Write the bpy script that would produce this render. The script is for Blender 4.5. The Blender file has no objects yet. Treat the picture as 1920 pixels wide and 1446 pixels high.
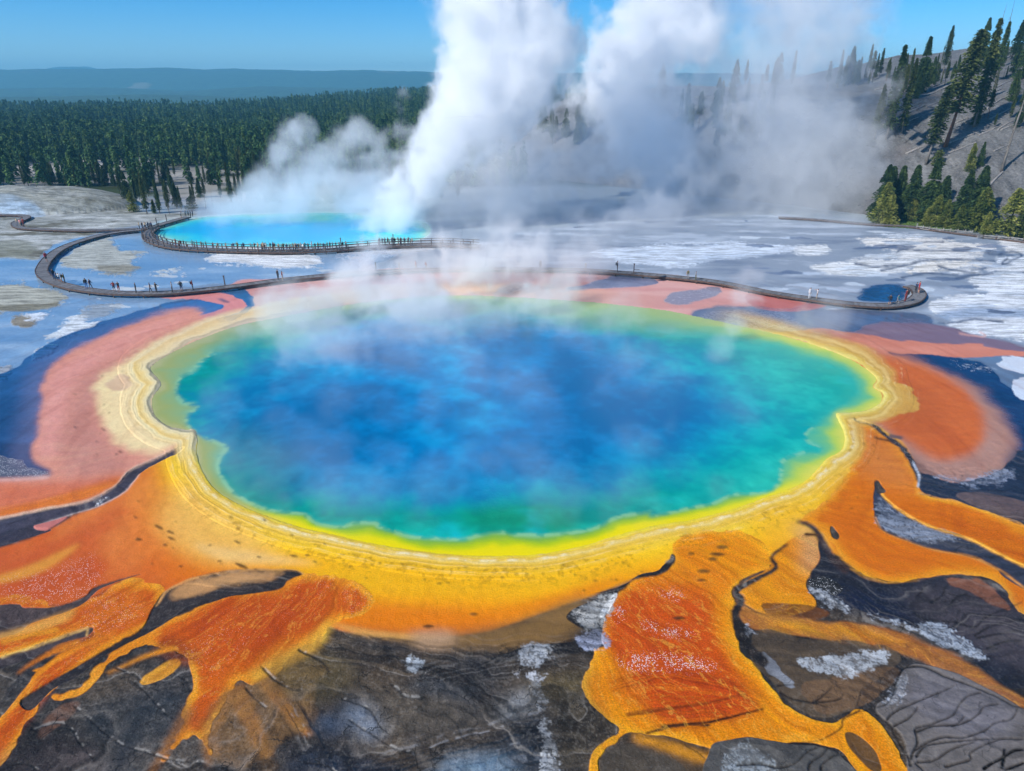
import bpy, bmesh, math, random, time
import numpy as np
from mathutils import Vector, Matrix, noise as mnoise
T0 = time.time()
random.seed(7)
SC = bpy.context.scene
COL = SC.collection
R = math.radians
PITCH = R(23.6); CAMH = 30.0; F = 1280.0

def link(o, parent=None):
    COL.objects.link(o)
    if parent is not None:
        o.parent = parent
    return o

def tag(o, label=None, cat=None, group=None, kind=None):
    if label: o['label'] = label
    if cat: o['category'] = cat
    if group: o['group'] = group
    if kind: o['kind'] = kind
    return o

def ray(px, py):
    x = (px - 960) / F; y = (723 - py) / F
    return Vector((x, math.cos(PITCH) + y * math.sin(PITCH), -math.sin(PITCH) + y * math.cos(PITCH)))

def G(px, py, z=0.0):
    """photo pixel (1920 wide) -> point of the ground plane at height z"""
    d = ray(px, py)
    t = (z - CAMH) / d.z
    return Vector((d.x * t, d.y * t, z))

def GY(px, py, Y):
    d = ray(px, py); t = Y / d.y
    return Vector((d.x * t, Y, CAMH + d.z * t))

def proj(x, y, z):
    """world arrays -> photo pixels (used to trace the colour map of the ground at build time)"""
    c, s = math.cos(PITCH), math.sin(PITCH)
    zz = z - CAMH
    depth = y * c - zz * s
    up = y * s + zz * c
    return 960 + F * x / depth, 723 - F * up / depth

def fnoise(shape, cells, rs, octaves=4, gain=0.5, lac=2.0):
    """smooth fractal value noise on a regular grid of any dimension, about -1..1"""
    out = np.zeros(shape, np.float32); amp = 1.0; tot = 0.0
    c = list(cells)
    for o in range(octaves):
        n = [max(2, int(math.ceil(k))) + 3 for k in c]
        a = rs.uniform(-1, 1, n).astype(np.float32)
        for ax in range(len(shape)):
            t = np.linspace(0, c[ax], shape[ax]).astype(np.float32) + 0.5
            i = np.floor(t).astype(int); f = t - i; f = f * f * (3 - 2 * f)
            i0 = np.clip(i, 0, n[ax] - 1); i1 = np.clip(i + 1, 0, n[ax] - 1)
            sh = [1] * len(shape); sh[ax] = shape[ax]; f = f.reshape(sh)
            a = np.take(a, i0, axis=ax) * (1 - f) + np.take(a, i1, axis=ax) * f
        out += a * amp; tot += amp; amp *= gain
        c = [k * lac for k in c]
    return out / tot * 1.6

def sstep(a, b, x):
    t = np.clip((x - a) / (b - a), 0, 1)
    return t * t * (3 - 2 * t)

def nodes_of(name):
    m = bpy.data.materials.new(name); m.use_nodes = True
    nt = m.node_tree; nt.nodes.clear()
    out = nt.nodes.new('ShaderNodeOutputMaterial')
    return m, nt, out
# ------------------------------------------------------------------ colour map of the flats, traced on the plane
CX0, CY0, CW, CH = -300, 330, 2520, 1290
def lin(h):
    c = np.array([int(h[i:i + 2], 16) for i in (0, 2, 4)], np.float32) / 255
    return np.where(c < 0.04045, c / 12.92, ((c + 0.055) / 1.055) ** 2.4).astype(np.float32)
rsG = np.random.RandomState(11)
YY, XX = np.mgrid[0:CH, 0:CW].astype(np.float32)
XX += CX0; YY += CY0
# noise whose grain shrinks with distance, so that it has one size on the ground
def persp_noise(size, rs, octaves=4, aspect=1.0, gain=0.5):
    """world-space noise (size in metres) resampled onto the tracing canvas"""
    n = 1400
    tex = fnoise((n, n), (n / 8, n / 8), rs, octaves, gain)
    ang = PITCH + np.arctan((YY - 723) / F)
    d = CAMH / np.tan(np.maximum(ang, 0.06))
    dep = d * math.cos(PITCH) + CAMH * math.sin(PITCH)
    wx = (XX - 960) / F * dep
    k = 8.0 / size
    u = np.mod(wx * k * aspect + n * 50, n - 2); v = np.mod(d * k + n * 50, n - 2)
    i = u.astype(np.int32); j = v.astype(np.int32); fu = u - i; fv = v - j
    return ((tex[i, j] * (1 - fu) + tex[i + 1, j] * fu) * (1 - fv) + (tex[i, j + 1] * (1 - fu) + tex[i + 1, j + 1] * fu) * fv).astype(np.float32)

def catmull(pts, closed, n=6):
    p = [np.array(q, float) for q in pts]; out = []
    m = len(p)
    for i in range(m if closed else m - 1):
        a = p[(i - 1) % m] if closed or i > 0 else p[0]
        b = p[i]; c = p[(i + 1) % m]
        d = p[(i + 2) % m] if closed or i + 2 < m else p[-1]
        for k in range(n):
            t = k / n
            out.append(0.5 * ((2 * b) + (c - a) * t + (2 * a - 5 * b + 4 * c - d) * t * t + (3 * b - a - 3 * c + d) * t ** 3))
    if not closed: out.append(p[-1])
    return np.array(out)

def box(a, r, ax):
    if r < 1: return a
    pad = [(0, 0), (0, 0)]; pad[ax] = (r + 1, r)
    c = np.cumsum(np.pad(a, pad, mode='edge'), axis=ax, dtype=np.float64)
    n = a.shape[ax]
    hi = np.take(c, np.arange(2 * r + 1, 2 * r + 1 + n), axis=ax); lo = np.take(c, np.arange(0, n), axis=ax)
    return ((hi - lo) / (2 * r + 1)).astype(np.float32)

def mask(pts, blur=2, smooth=True):
    p = catmull(pts, True) if smooth else np.array(pts, float)
    x = p[:, 0] - CX0; y = p[:, 1] - CY0
    g = int(blur * 3 + 3)
    ya, yb = int(max(0, min(CH - 2, y.min() - g))), int(max(2, min(CH, y.max() + g + 1)))
    xa, xb = int(max(0, min(CW - 2, x.min() - g))), int(max(2, min(CW, x.max() + g + 1)))
    full = np.zeros((CH, CW), np.float32)
    if yb - ya < 2 or xb - xa < 2: return full
    x = x - xa; y = y - ya; ch, cw = yb - ya, xb - xa
    tog = np.zeros((ch, cw + 1), np.int32)
    for i in range(len(p)):
        x0, y0, x1, y1 = x[i], y[i], x[(i + 1) % len(p)], y[(i + 1) % len(p)]
        if y0 == y1: continue
        if y0 > y1: x0, y0, x1, y1 = x1, y1, x0, y0
        r = np.arange(max(0, math.ceil(y0)), min(ch - 1, math.ceil(y1) - 1) + 1)
        if len(r) == 0: continue
        xi = np.clip(np.ceil(x0 + (r - y0) * (x1 - x0) / (y1 - y0)), 0, cw).astype(int)
        np.add.at(tog, (r, xi), 1)
    m = (np.cumsum(tog, axis=1)[:, :cw] % 2).astype(np.float32)
    if blur > 0:
        for k in range(3):
            m = box(m, int(round(blur)), 1); m = box(m, int(round(blur * 0.8)), 0)
    full[ya:yb, xa:xb] = m
    return full

N1 = persp_noise(9.0, rsG, 5); N2 = persp_noise(2.2, rsG, 4); N3 = persp_noise(0.7, rsG, 3)
NS = persp_noise(3.0, rsG, 5, aspect=0.22)     # streaks across the view
NB = persp_noise(22.0, rsG, 3); NR = 0.6 * N2 + 0.4 * N3; N4 = persp_noise(0.3, rsG, 2); N5 = persp_noise(0.09, rsG, 2); NC = 0.5 * N4 + 0.5 * NS
def polar_noise(cx, cy, rs, ka=110, kr=9.0):
    n = 1400; tex = fnoise((n, n), (n / 8, n / 8), rs, 4, .6)
    ang = PITCH + np.arctan((YY - 723) / F); d = CAMH / np.tan(np.maximum(ang, 0.06)); dep = d * math.cos(PITCH) + CAMH * math.sin(PITCH)
    wx = (XX - 960) / F * dep; c = G(cx, cy)
    dx, dy = wx - c.x, d - c.y; rr_ = np.hypot(dx, dy); th = np.arctan2(dx, -dy) + .05 * N1 + .012 * N2
    u = np.mod(th * ka * 8 + 7000, n - 2); v = np.mod(rr_ * 8 / kr + 40 * 1, n - 2)
    i = u.astype(np.int32); j = v.astype(np.int32); fu = u - i; fv = v - j
    return ((tex[i, j] * (1 - fu) + tex[i + 1, j] * fu) * (1 - fv) + (tex[i, j + 1] * (1 - fu) + tex[i + 1, j + 1] * fu) * fv).astype(np.float32)
NP = polar_noise(890, 775, rsG, 34, 5.0); NF = 0.55 * NP + 0.45 * N3; NT = polar_noise(890, 775, rsG, 5, 0.9); NP2 = polar_noise(890, 775, rsG, 90, 7.0)
def strata(rs):
    ang = PITCH + np.arctan((YY - 723) / F); d = CAMH / np.tan(np.maximum(ang, 0.06)); dep = d * math.cos(PITCH) + CAMH * math.sin(PITCH)
    wx = (XX - 960) / F * dep
    return (d * 1.5 + wx * .35 + 11 * NB + 7 * N1 + 1.4 * N2 + .3 * N3).astype(np.float32)
def bands(u, seed):
    g = np.random.RandomState(seed).uniform(-1, 1, 512).astype(np.float32)
    v = np.mod(u, 510); i = v.astype(np.int32); f = v - i; f = f * f * (3 - 2 * f)
    return g[i] * (1 - f) + g[i + 1] * f

def ragged(m, amp, n=None, sharp=0.12):
    n = NR if n is None else n
    q = bbox(m)
    out = np.zeros_like(m)
    if q is None: return out
    mm = m[q]
    out[q] = sstep(0.5 - sharp, 0.5 + sharp, mm + n[q] * amp * 4 * mm * (1 - mm))
    return out

def bbox(m):
    ys = np.flatnonzero(m.any(axis=1))
    if len(ys) == 0: return None
    xs = np.flatnonzero(m[ys[0]:ys[-1] + 1].any(axis=0))
    return (slice(ys[0], ys[-1] + 1), slice(xs[0], xs[-1] + 1))

COLR = np.zeros((CH, CW, 3), np.float32)
WET = np.zeros((CH, CW), np.float32)      # 1 = standing water film
SPK = np.zeros((CH, CW), np.float32)      # white speckle: painted glints, bubbles, crust flecks
HGT = np.zeros((CH, CW), np.float32)      # relief in metres
MUD = np.zeros((CH, CW), np.float32)      # dark crust with grooves
MAT = np.zeros((CH, CW), np.float32)      # orange mats: coarse grain
CRU = np.zeros((CH, CW), np.float32)      # dry pale crust

def put(m, color, wet=None, spk=None, h=None, mud=None, mat=None, cru=None):
    q = bbox(m)
    if q is None: return
    c = lin(color) if isinstance(color, str) else color[q]
    m = m[q]
    COLR[q] = COLR[q] * (1 - m[..., None]) + c * m[..., None]
    for A, v in ((WET, wet), (SPK, spk), (HGT, h), (MUD, mud), (MAT, mat), (CRU, cru)):
        if v is not None: A[q] = A[q] * (1 - m) + v * m

def lay(pts, color, blur=2, rag=0.0, n=None, op=1.0, sharp=None, **k):
    m = mask(pts, blur)
    if rag > 0: m = ragged(m, rag, n, sharp or 0.15)
    put(m * op, color, **k)
    return m

def stroke(pts, w0, w1, color, blur=0.8, op=1.0, **k):
    p = catmull(pts, False, 8)
    d = np.gradient(p, axis=0); L = np.hypot(d[:, 0], d[:, 1]) + 1e-6
    nx, ny = -d[:, 1] / L, d[:, 0] / L
    w = np.linspace(w0, w1, len(p)) * (0.8 + 0.4 * np.random.RandomState(len(p) + abs(int(p[0, 0]))).rand(len(p)))
    a = np.stack([p[:, 0] + nx * w, p[:, 1] + ny * w], 1); b = np.stack([p[:, 0] - nx * w, p[:, 1] - ny * w], 1)
    m = mask(np.concatenate([a, b[::-1]]), blur, smooth=False)
    m = np.clip(m * 1.2, 0, 1) * op
    put(m, color, **k)
    return m

def tongue(pts, color, edge='f0ac3c', ew=4, eo=.5, heart='c04a0c', **k):
    m = lay(pts, color, **k)
    b2 = mask(pts, 16); core = sstep(.62, .98, b2 + .16 * NP + .10 * N2) * m
    put((1 - core) * m * .55, 'ee9c1c'); put(core * (.55 + .25 * NP), heart)
    b = mask(pts, ew); put(np.clip(4 * b * (1 - b) * 1.1 - .15, 0, 1) * m * eo * (.6 + .5 * N2), edge)
    return m

def crust(pts, color, op=1.0):
    m = mask(pts, 7)
    q = bbox(m)
    if q is None: return
    n = .45 * NS[q] + .40 * N3[q] + .30 * N4[q] + .25 * N5[q]
    k = np.zeros_like(m); k[q] = sstep(.28, .72, m[q] + n * (.25 + 2.2 * m[q] * (1 - m[q])) - .05) * (0.30 + 0.70 * sstep(-.35, .35, .4 * N4[q] + .5 * N5[q] + .5 * NS[q]))
    put(k * op * .92, color, wet=0.05, spk=.2, cru=.5, mat=0, h=.012)

def sdist(pts, step=4):
    """signed distance in photo pixels (negative inside)"""
    p = catmull(pts, True, 4).astype(np.float32)
    gy, gx = np.mgrid[0:CH + step:step, 0:CW + step:step].astype(np.float32)
    gx += CX0; gy += CY0
    best = np.full(gx.shape, 1e9, np.float32)
    for i in range(len(p)):
        a = p[i]; b = p[(i + 1) % len(p)]; ab = b - a; L = float(ab @ ab) + 1e-6
        t = np.clip(((gx - a[0]) * ab[0] + (gy - a[1]) * ab[1]) / L, 0, 1)
        dd = (gx - a[0] - t * ab[0]) ** 2 + ((gy - a[1] - t * ab[1]) * 1.35) ** 2
        best = np.minimum(best, dd)
    best = np.sqrt(best)
    y = np.arange(CH) / step; x = np.arange(CW) / step
    j = y.astype(int); i = x.astype(int); fy = (y - j)[:, None].astype(np.float32); fx = (x - i)[None, :].astype(np.float32)
    B = (best[j][:, i] * (1 - fy) + best[j + 1][:, i] * fy) * (1 - fx) + (best[j][:, i + 1] * (1 - fy) + best[j + 1][:, i + 1] * fy) * fx
    ins = mask(pts, 0) > 0.5
    return np.where(ins, -B, B)

def ramp(t, stops):
    """stops: [(t, hex)]"""
    ts = [s[0] for s in stops]; cs = np.stack([lin(s[1]) for s in stops])
    return np.stack([np.interp(t, ts, cs[:, k]) for k in range(3)], -1).astype(np.float32)

RIM = [(443, 612), (367, 640), (313, 667), (284, 687), (284, 697), (302, 720), (286, 748), (290, 778), (313, 798), (345, 805), (364, 806), (370, 822), (370, 853), (378, 880), (398, 912), (433, 938), (477, 959), (520, 975), (567, 990),
       (620, 1002), (680, 1016), (760, 1030), (850, 1040), (940, 1043), (1020, 1038), (1100, 1022), (1160, 1003), (1226, 986), (1300, 974), (1370, 955), (1430, 935), (1500, 908), (1530, 882), (1550, 860), (1576, 845), (1584, 820), (1574, 792), (1568, 776),
       (1590, 774), (1622, 770), (1650, 756), (1652, 738), (1636, 725), (1642, 708), (1600, 677), (1540, 652), (1480, 633), (1430, 621), (1330, 599), (1250, 583), (1150, 571), (1050, 563), (950, 557), (850, 554), (750, 560), (650, 572), (550, 590), (490, 602)]
DEEP = [(600, 592), (560, 602), (500, 622), (430, 648), (390, 674), (363, 698), (338, 713), (340, 740), (347, 753), (370, 757), (372, 767), (357, 780), (353, 794), (366, 806), (384, 818), (408, 826), (430, 838), (414, 860), (412, 877), (423, 900), (443, 923), (477, 943), (520, 957), (567, 960), (577, 966), (595, 979), (639, 986), (665, 977), (706, 979), (712, 986), (735, 993),
        (766, 1003), (822, 1006), (866, 1009), (901, 1001), (932, 994), (976, 999), (1041, 999), (1107, 990), (1142, 973), (1172, 964), (1220, 958), (1229, 964), (1280, 953), (1340, 940), (1373, 925), (1423, 923), (1453, 910), (1460, 880), (1463, 863), (1507, 843), (1530, 843), (1510, 827), (1513, 807), (1547, 778), (1572, 760),
        (1600, 735), (1590, 706), (1560, 688), (1500, 668), (1440, 650), (1380, 638), (1290, 622), (1200, 602), (1100, 586), (1000, 573), (900, 568), (800, 570), (700, 578)]
POOL2 = [(292, 446), (272, 434), (300, 420), (350, 411), (430, 404), (560, 400), (690, 400), (760, 408), (800, 420), (806, 436), (790, 447), (760, 454), (700, 457), (640, 460), (560, 462), (460, 462), (380, 460), (330, 456)]

def paint():
    # base: pale wet flats far, dark crust near
    t = YY + 40 * N1
    put(np.ones((CH, CW), np.float32), ramp(t, [(380, '9aa3a6'), (430, '8e9aa6'), (520, '8290a0'), (640, '7088a2'), (760, '35506f'), (860, '3a3d4b'), (1000, '38353a'), (1200, '37322e'), (1500, '3d3834')]), wet=0.35, mud=0.0)
    MUD[:] = sstep(900, 1000, YY + 60 * (XX > 1700)); WET[:] = 0.45 + 0.3 * sstep(650, 480, YY)
    mudc = ramp(N1 * 0.6 + 0.45 * N2 + .25 * N3 + .1 * N4 + .08 * N5, [(-0.9, '201d1c'), (-0.3, '332f2d'), (0.2, '4a443e'), (0.8, '6b6156')])
    put(MUD * 0.75, mudc)
    U = strata(rsG); B1 = bands(U, 21); B2 = bands(U * 2.7, 22)
    put(MUD * sstep(-.2, .8, NB + .5 * N1) * .55, '4f5154'); put(MUD * sstep(-.1, .8, -NB + .5 * N2) * .45, '5f4c34'); put(MUD * sstep(.2, .9, N1 - .5 * NB) * .5, '24303c')
    # ---------- far left flats
    SH = [(-320, 330), (150, 330), (262, 396), (330, 399), (380, 400), (350, 409), (300, 415), (265, 424), (150, 433), (190, 437), (110, 456), (80, 478), (60, 487), (-20, 492), (-320, 500)]
    m = lay(SH, 'a2a5a0', 3, 0.4, NS, wet=0.05, h=0.06, cru=1)
    put(m * sstep(0.0, 0.7, NS + 0.4 * N2), 'c3c6c3'); put(m * sstep(0.1, 0.8, -NS + 0.5 * N2), '77766a')
    lay([(-320, 448), (20, 455), (70, 470), (30, 486), (-320, 490)], '8d8f80', 8, 0.6, NS, op=0.7)
    lay([(0, 395), (60, 398), (90, 402), (40, 410), (0, 404)], 'a9c4dd', 4, 0.4, NS, op=0.7, wet=0.8)
    lay([(-320, 380), (150, 372), (262, 392), (180, 398), (-320, 400)], '8a897b', 6, 0.5, NS, op=0.55)
    # shallows; the sky's reflected blue is partly put into their grey-blue colour
    SHAL = [(-320, 492), (60, 487), (80, 478), (110, 456), (190, 440), (268, 432), (290, 450), (350, 466), (500, 470), (700, 468), (760, 470), (690, 500), (600, 512), (440, 530), (250, 545), (380, 556), (300, 575), (180, 610), (60, 680), (-320, 760)]
    m = lay(SHAL, '7f9cb8', 3, 0.2, wet=1.0, h=-0.03)
    put(m * sstep(-0.1, 0.8, NS) * 0.75, 'a3b9cc'); put(m * sstep(0.2, 0.9, -NS) * 0.6, '6486a8')
    # islands of pale crust in the shallows
    isl = dict(blur=5, rag=1.7, n=NS * 0.6 + N3 * 0.2 + N4 * .2, sharp=.25, wet=0.05, h=0.05, cru=1)
    lay([(120, 476), (160, 458), (200, 446), (225, 466), (252, 472), (280, 474), (245, 488), (270, 500), (240, 514), (190, 513), (150, 504), (112, 490)], 'b4b7b0', **isl)
    lay([(180, 500), (240, 494), (272, 502), (240, 514), (190, 513)], '8c8776', 4, 0.6, NS, op=0.7)
    lay([(-320, 540), (0, 530), (60, 534), (118, 552), (120, 566), (92, 579), (30, 586), (-320, 596)], 'b3b3a6', **isl)
    lay([(-20, 574), (60, 572), (118, 566), (92, 580), (30, 587)], '7f7b6a', 4, 0.6, NS, op=0.8)
    lay([(20, 594), (45, 588), (70, 590), (72, 602), (56, 613), (30, 608)], '8f887a', **isl)
    lay([(35, 588), (70, 584), (110, 580), (70, 600)], 'd5dde6', **isl)
    lay([(84, 636), (112, 610), (150, 588), (166, 590), (160, 600), (222, 598), (190, 614), (130, 630)], 'd8dfe4', **isl)
    lay([(66, 668), (88, 648), (106, 643), (88, 664), (60, 680)], 'ccd2d6', **isl)
    lay([(-320, 740), (0, 688), (30, 684), (14, 702), (-30, 730), (-320, 800)], 'aeb6c0', **isl)
    lay([(150, 580), (210, 572), (226, 580), (180, 596), (150, 592)], '9aa0a4', op=0.7, **isl)
    lay([(385, 480), (400, 472), (480, 470), (560, 476), (608, 490), (590, 500), (530, 504), (480, 496), (440, 494), (400, 494)], 'dfe2e4', **isl)
    lay([(275, 516), (300, 508), (356, 495), (345, 503), (306, 514)], 'cfd4d2', **isl)
    lay([(338, 516), (352, 514), (350, 519), (340, 519)], 'e2e6e8', **isl)
    lay([(640, 474), (760, 466), (820, 470), (760, 480), (650, 484)], 'c8c8cc', op=0.8, **isl)
    for k in range(26):
        r = random.Random(k + 40); x = r.uniform(-50, 620); y = r.uniform(500, 640)
        if y > 560 and x > 250: continue
        w = r.uniform(6, 26); lay([(x - w, y), (x, y - w * .14), (x + w, y + r.uniform(-2, 1)), (x, y + w * .12)], 'c2c9cc', 1.5, 0.6, NS, op=0.8, wet=0.1)
    # ---------- right flats
    RF = [(1100, 420), (1250, 408), (1480, 406), (1620, 420), (1920, 450), (2220, 470), (2220, 720), (1930, 690), (1880, 660), (1780, 620), (1700, 590), (1600, 580), (1400, 535), (1250, 516), (1000, 506), (860, 500), (820, 470)]
    m = lay(RF, '8a95a3', 6, 0.3, NS, wet=0.6)
    put(m * sstep(0.0, 0.8, NS + 0.3 * N2) * 0.8, 'b2bcc8'); put(m * sstep(0.25, 0.9, -NS) * 0.7, '65748a')
    W = dict(blur=4.0, rag=1.5, n=0.55 * NS + 0.2 * N3 + .25 * N4, sharp=.25, wet=0.03, h=0.07, cru=1)
    for p, c in [([(1110, 472), (1180, 462), (1260, 458), (1400, 456), (1500, 465), (1450, 480), (1350, 492), (1260, 500), (1180, 492), (1120, 482)], 'd0dae6'),
                 ([(1600, 448), (1650, 445), (1740, 447), (1800, 454), (1856, 460), (1866, 472), (1800, 476), (1700, 470), (1645, 466), (1605, 453)], 'e6e3de'),
                 ([(1690, 474), (1830, 477), (1842, 481), (1800, 488), (1700, 489), (1682, 481)], 'e2e2e0'),
                 ([(1700, 464), (1690, 472), (1650, 478), (1580, 490), (1640, 488), (1680, 482)], 'c8ccd0'),
                 ([(1520, 500), (1600, 491), (1690, 487), (1762, 491), (1716, 501), (1660, 511), (1600, 516), (1540, 511)], 'e4e6e6'),
                 ([(1745, 493), (1800, 490), (1858, 490), (1862, 495), (1830, 501), (1750, 507), (1700, 511)], 'e6e2da'),
                 ([(1500, 463), (1540, 458), (1558, 470), (1530, 480), (1480, 477)], 'dde0e2'),
                 ([(1650, 438), (1700, 440), (1740, 444), (1700, 447), (1655, 444)], 'cfd6de'),
                 ([(1870, 455), (1920, 450), (2220, 440), (2220, 476), (1925, 477), (1890, 474), (1882, 463)], 'e0dfdc'),
                 ([(1872, 486), (1900, 479), (2220, 484), (2220, 498), (1905, 495)], 'd6dce2'),
                 ([(1852, 502), (1875, 497), (1920, 497), (2220, 504), (2220, 512), (1880, 510)], 'dde0e2'),
                 ([(1812, 522), (1850, 514), (1920, 512), (2220, 520), (2220, 540), (1880, 545), (1820, 532)], 'dfe3e6'),
                 ([(1742, 572), (1760, 562), (1800, 556), (1850, 552), (1860, 536), (1920, 530), (2220, 545), (2220, 690), (1925, 640), (1880, 634), (1830, 626), (1768, 610), (1800, 600), (1760, 588)], 'e2e6ea'),
                 ([(1780, 507), (1820, 500), (1840, 512), (1800, 514)], 'dfe2e4')]:
        m = lay(p, c, **W)
        put(m * sstep(0.2, 0.9, -NS + 0.3 * N2) * 0.4, '9fb2c8')
    put(mask([(1760, 588), (1860, 578), (2220, 590), (2220, 606), (1880, 596), (1800, 600)], 3) * 0.7, '7d98b8')
    for p in [[(1880, 604), (1830, 600), (1780, 606), (1760, 604)], [(1650, 508), (1700, 497), (1740, 489), (1800, 487), (1870, 489)], [(1682, 474), (1690, 468), (1740, 470), (1820, 471)], [(1694, 462), (1720, 456), (1770, 454)],
              [(1790, 522), (1850, 514), (1920, 511), (2200, 516)], [(1872, 478), (1900, 472), (1915, 480), (1900, 488), (1870, 500), (1820, 508)], [(1840, 470), (1862, 476), (1900, 480)], [(1760, 498), (1790, 506), (1830, 514)],
              [(1890, 484), (1880, 494), (1900, 497)], [(1604, 494), (1640, 500), (1700, 496)], [(1690, 520), (1740, 512), (1800, 516)]]:
        stroke(p, 1.6, 1.0, '3f4f68', 0.8, wet=0.6, h=-0.05)
    for k in range(60):
        r = random.Random(k + 90); x = r.uniform(1380, 1900); y = r.uniform(430, 610)
        w = r.uniform(8, 40); lay([(x - w, y + r.uniform(-2, 2)), (x, y - w * .09), (x + w, y + r.uniform(-2, 2)), (x, y + w * .07)], r.choice(['cdd6de', '4c607e', 'bac6d4', '5d7190']), 1.5, 0.8, NS, op=0.75)
    # blue pond behind the hairpin walk
    lay([(1610, 556), (1625, 541), (1660, 536), (1690, 540), (1700, 552), (1680, 564), (1640, 566)], '21507c', 5, 0.9, NS, sharp=.4, wet=1.0)
    # ---------- deep blue shallows left and the pink loops
    m = lay([(-320, 800), (0, 702), (50, 672), (110, 636), (200, 602), (300, 574), (370, 566), (420, 566), (400, 600), (300, 650), (200, 720), (150, 800), (110, 890), (60, 884), (0, 858), (-320, 850)], '2a5584', 2, 0.1, wet=1.0)
    put(m * sstep(650, 860, YY) * 0.75, '14294a'); put(m * sstep(-.2, .8, NS) * .35, '3b70a8')
    lay([(-320, 856), (0, 856), (50, 876), (94, 888), (70, 893), (0, 897), (-320, 905)], '53596a', 2, 0.6, N3, wet=0.3, spk=0.8)
    BK = [(430, 532), (520, 524), (620, 514), (760, 504), (900, 503), (1040, 508), (1150, 514), (1260, 519), (1350, 530), (1430, 546), (1510, 562), (1480, 578), (1400, 575), (1330, 600), (1200, 600), (1000, 575), (700, 585), (500, 620), (420, 600)]
    m = lay(BK, 'cf938a', 2, 0.25, NS, wet=0.45, h=0.0)
    put(m * sstep(-0.1, 0.7, NS) * 0.5, 'dfb0a6'); put(m * sstep(0.1, 0.8, -NS) * 0.35, 'b87c78')
    lay([(440, 560), (520, 545), (620, 540), (760, 530), (900, 530), (1000, 540), (900, 552), (700, 562), (520, 590), (450, 600)], 'd9b4a4', 8, 0.4, NS, op=0.6)
    # pink loop outline in blue
    lay([(300, 572), (360, 560), (410, 548), (450, 540), (475, 556), (470, 578), (446, 596), (425, 606), (396, 606), (330, 600)], '3a668f', 1.5, 0.1, wet=1.0)
    lay([(250, 553), (330, 548), (400, 547), (432, 553), (456, 565), (461, 575), (450, 584), (425, 594), (404, 602), (400, 612), (340, 620), (300, 640), (250, 650), (320, 590), (372, 586), (400, 584), (418, 576), (405, 568), (360, 562), (300, 559)], 'd98a84', 1.2, 0.1, wet=0.5)
    lay([(408, 560), (422, 562), (430, 566), (418, 565)], '3b4c6c', 1, wet=.6)
    lay([(340, 580), (378, 576), (386, 582), (366, 594), (400, 586), (420, 576), (404, 568), (360, 564), (300, 574)], '2f689e', 1.5, 0.1, wet=1.0)
    PINK = [(58, 852), (70, 812), (78, 770), (80, 726), (92, 694), (128, 662), (190, 630), (262, 602), (320, 584), (366, 577), (384, 583), (366, 596), (404, 600), (430, 612), (360, 650), (310, 680), (310, 760), (370, 806), (330, 850), (262, 884), (206, 934), (120, 958), (0, 976), (-320, 1050), (-320, 905), (0, 898), (74, 896), (100, 888), (72, 872)]
    m0 = mask(PINK, 7)
    mh = mask([(20, 870), (40, 790), (50, 710), (100, 660), (190, 618), (300, 584), (370, 572), (420, 600), (300, 700), (250, 800), (200, 880), (100, 890)], 14)
    put(mh * 0.35 * (1 - m0), '8e7f96')
    put(ragged(m0, 0.15, N2, 0.42), 'd99079', wet=0.4, h=0.0, mat=0.25, mud=0.0)
    m = mask(PINK, 2)
    e = mask([(70, 852), (78, 800), (86, 730), (110, 690), (200, 640), (330, 592), (380, 584), (340, 600), (220, 660), (140, 720), (120, 800), (110, 850)], 9)
    put(e * 0.6, 'e39c90')
    e = mask([(110, 860), (125, 780), (150, 710), (220, 672), (330, 625), (400, 606), (330, 650), (220, 700), (180, 760), (200, 830), (240, 880), (170, 900)], 12)
    put(e * 0.75 * m, 'c08272')
    e = mask([(-320, 905), (100, 905), (240, 890), (200, 935), (100, 960), (-320, 1040)], 10)
    put(e * 0.7 * m, 'd2622e'); put(mask([(0, 972), (100, 955), (190, 925), (235, 895), (190, 905), (80, 938), (0, 955)], 4) * 0.8, 'dc7416', mat=0.7)
    stroke([(-60, 903), (0, 900), (50, 898), (90, 894)], 2, 3, 'e3b0a4', 3, op=.8)
    # cream shelf left
    lay([(420, 608), (350, 630), (280, 655), (225, 684), (188, 706), (178, 740), (192, 785), (208, 822), (262, 850), (320, 845), (370, 815), (370, 760), (330, 700), (330, 660), (430, 625)], 'efd39c', 12, 0.2, N2, sharp=0.4, mat=0.15, wet=.25)
    lay([(200, 715), (240, 702), (250, 720), (225, 736), (200, 730)], 'c79d86', 8, 0.3, op=0.6)
    # ---------- right side colours
    lay([(1040, 546), (1090, 534), (1150, 521), (1200, 520), (1229, 526), (1214, 535), (1140, 541), (1080, 546)], '607694', 3, .9, NS, op=.85, wet=1.0)
    lay([(1238, 563), (1280, 550), (1350, 540), (1336, 556), (1290, 570), (1255, 570)], '7a8496', 4, 1.0, NS, op=.8, wet=1.0)
    lay([(930, 545), (960, 532), (1000, 536), (960, 550)], '5a7090', 2, wet=1.0, op=.8)
    lay([(1290, 600), (1330, 575), (1400, 576), (1500, 580), (1600, 580), (1720, 590), (1760, 612), (1700, 625), (1600, 625), (1500, 622), (1400, 612)], '56657f', 8, 0.3, NS, wet=1.0)
    lay([(1290, 604), (1340, 582), (1450, 584), (1500, 600), (1480, 622), (1380, 612)], '6c7690', 10, 0.3, NS, wet=0.8, op=.8)
    m = lay([(1600, 625), (1660, 604), (1760, 606), (1880, 640), (2220, 700), (2220, 780), (1920, 672), (1800, 668), (1680, 650)], '7c6878', 9, 0.4, NS, wet=0.5)
    put(m * sstep(0, .8, NS) * .6, 'a08a90')
    lay([(1400, 556), (1440, 552), (1500, 566), (1560, 572), (1500, 582), (1420, 578)], 'b8605a', 4, 0.3, NS, op=.8)
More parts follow.
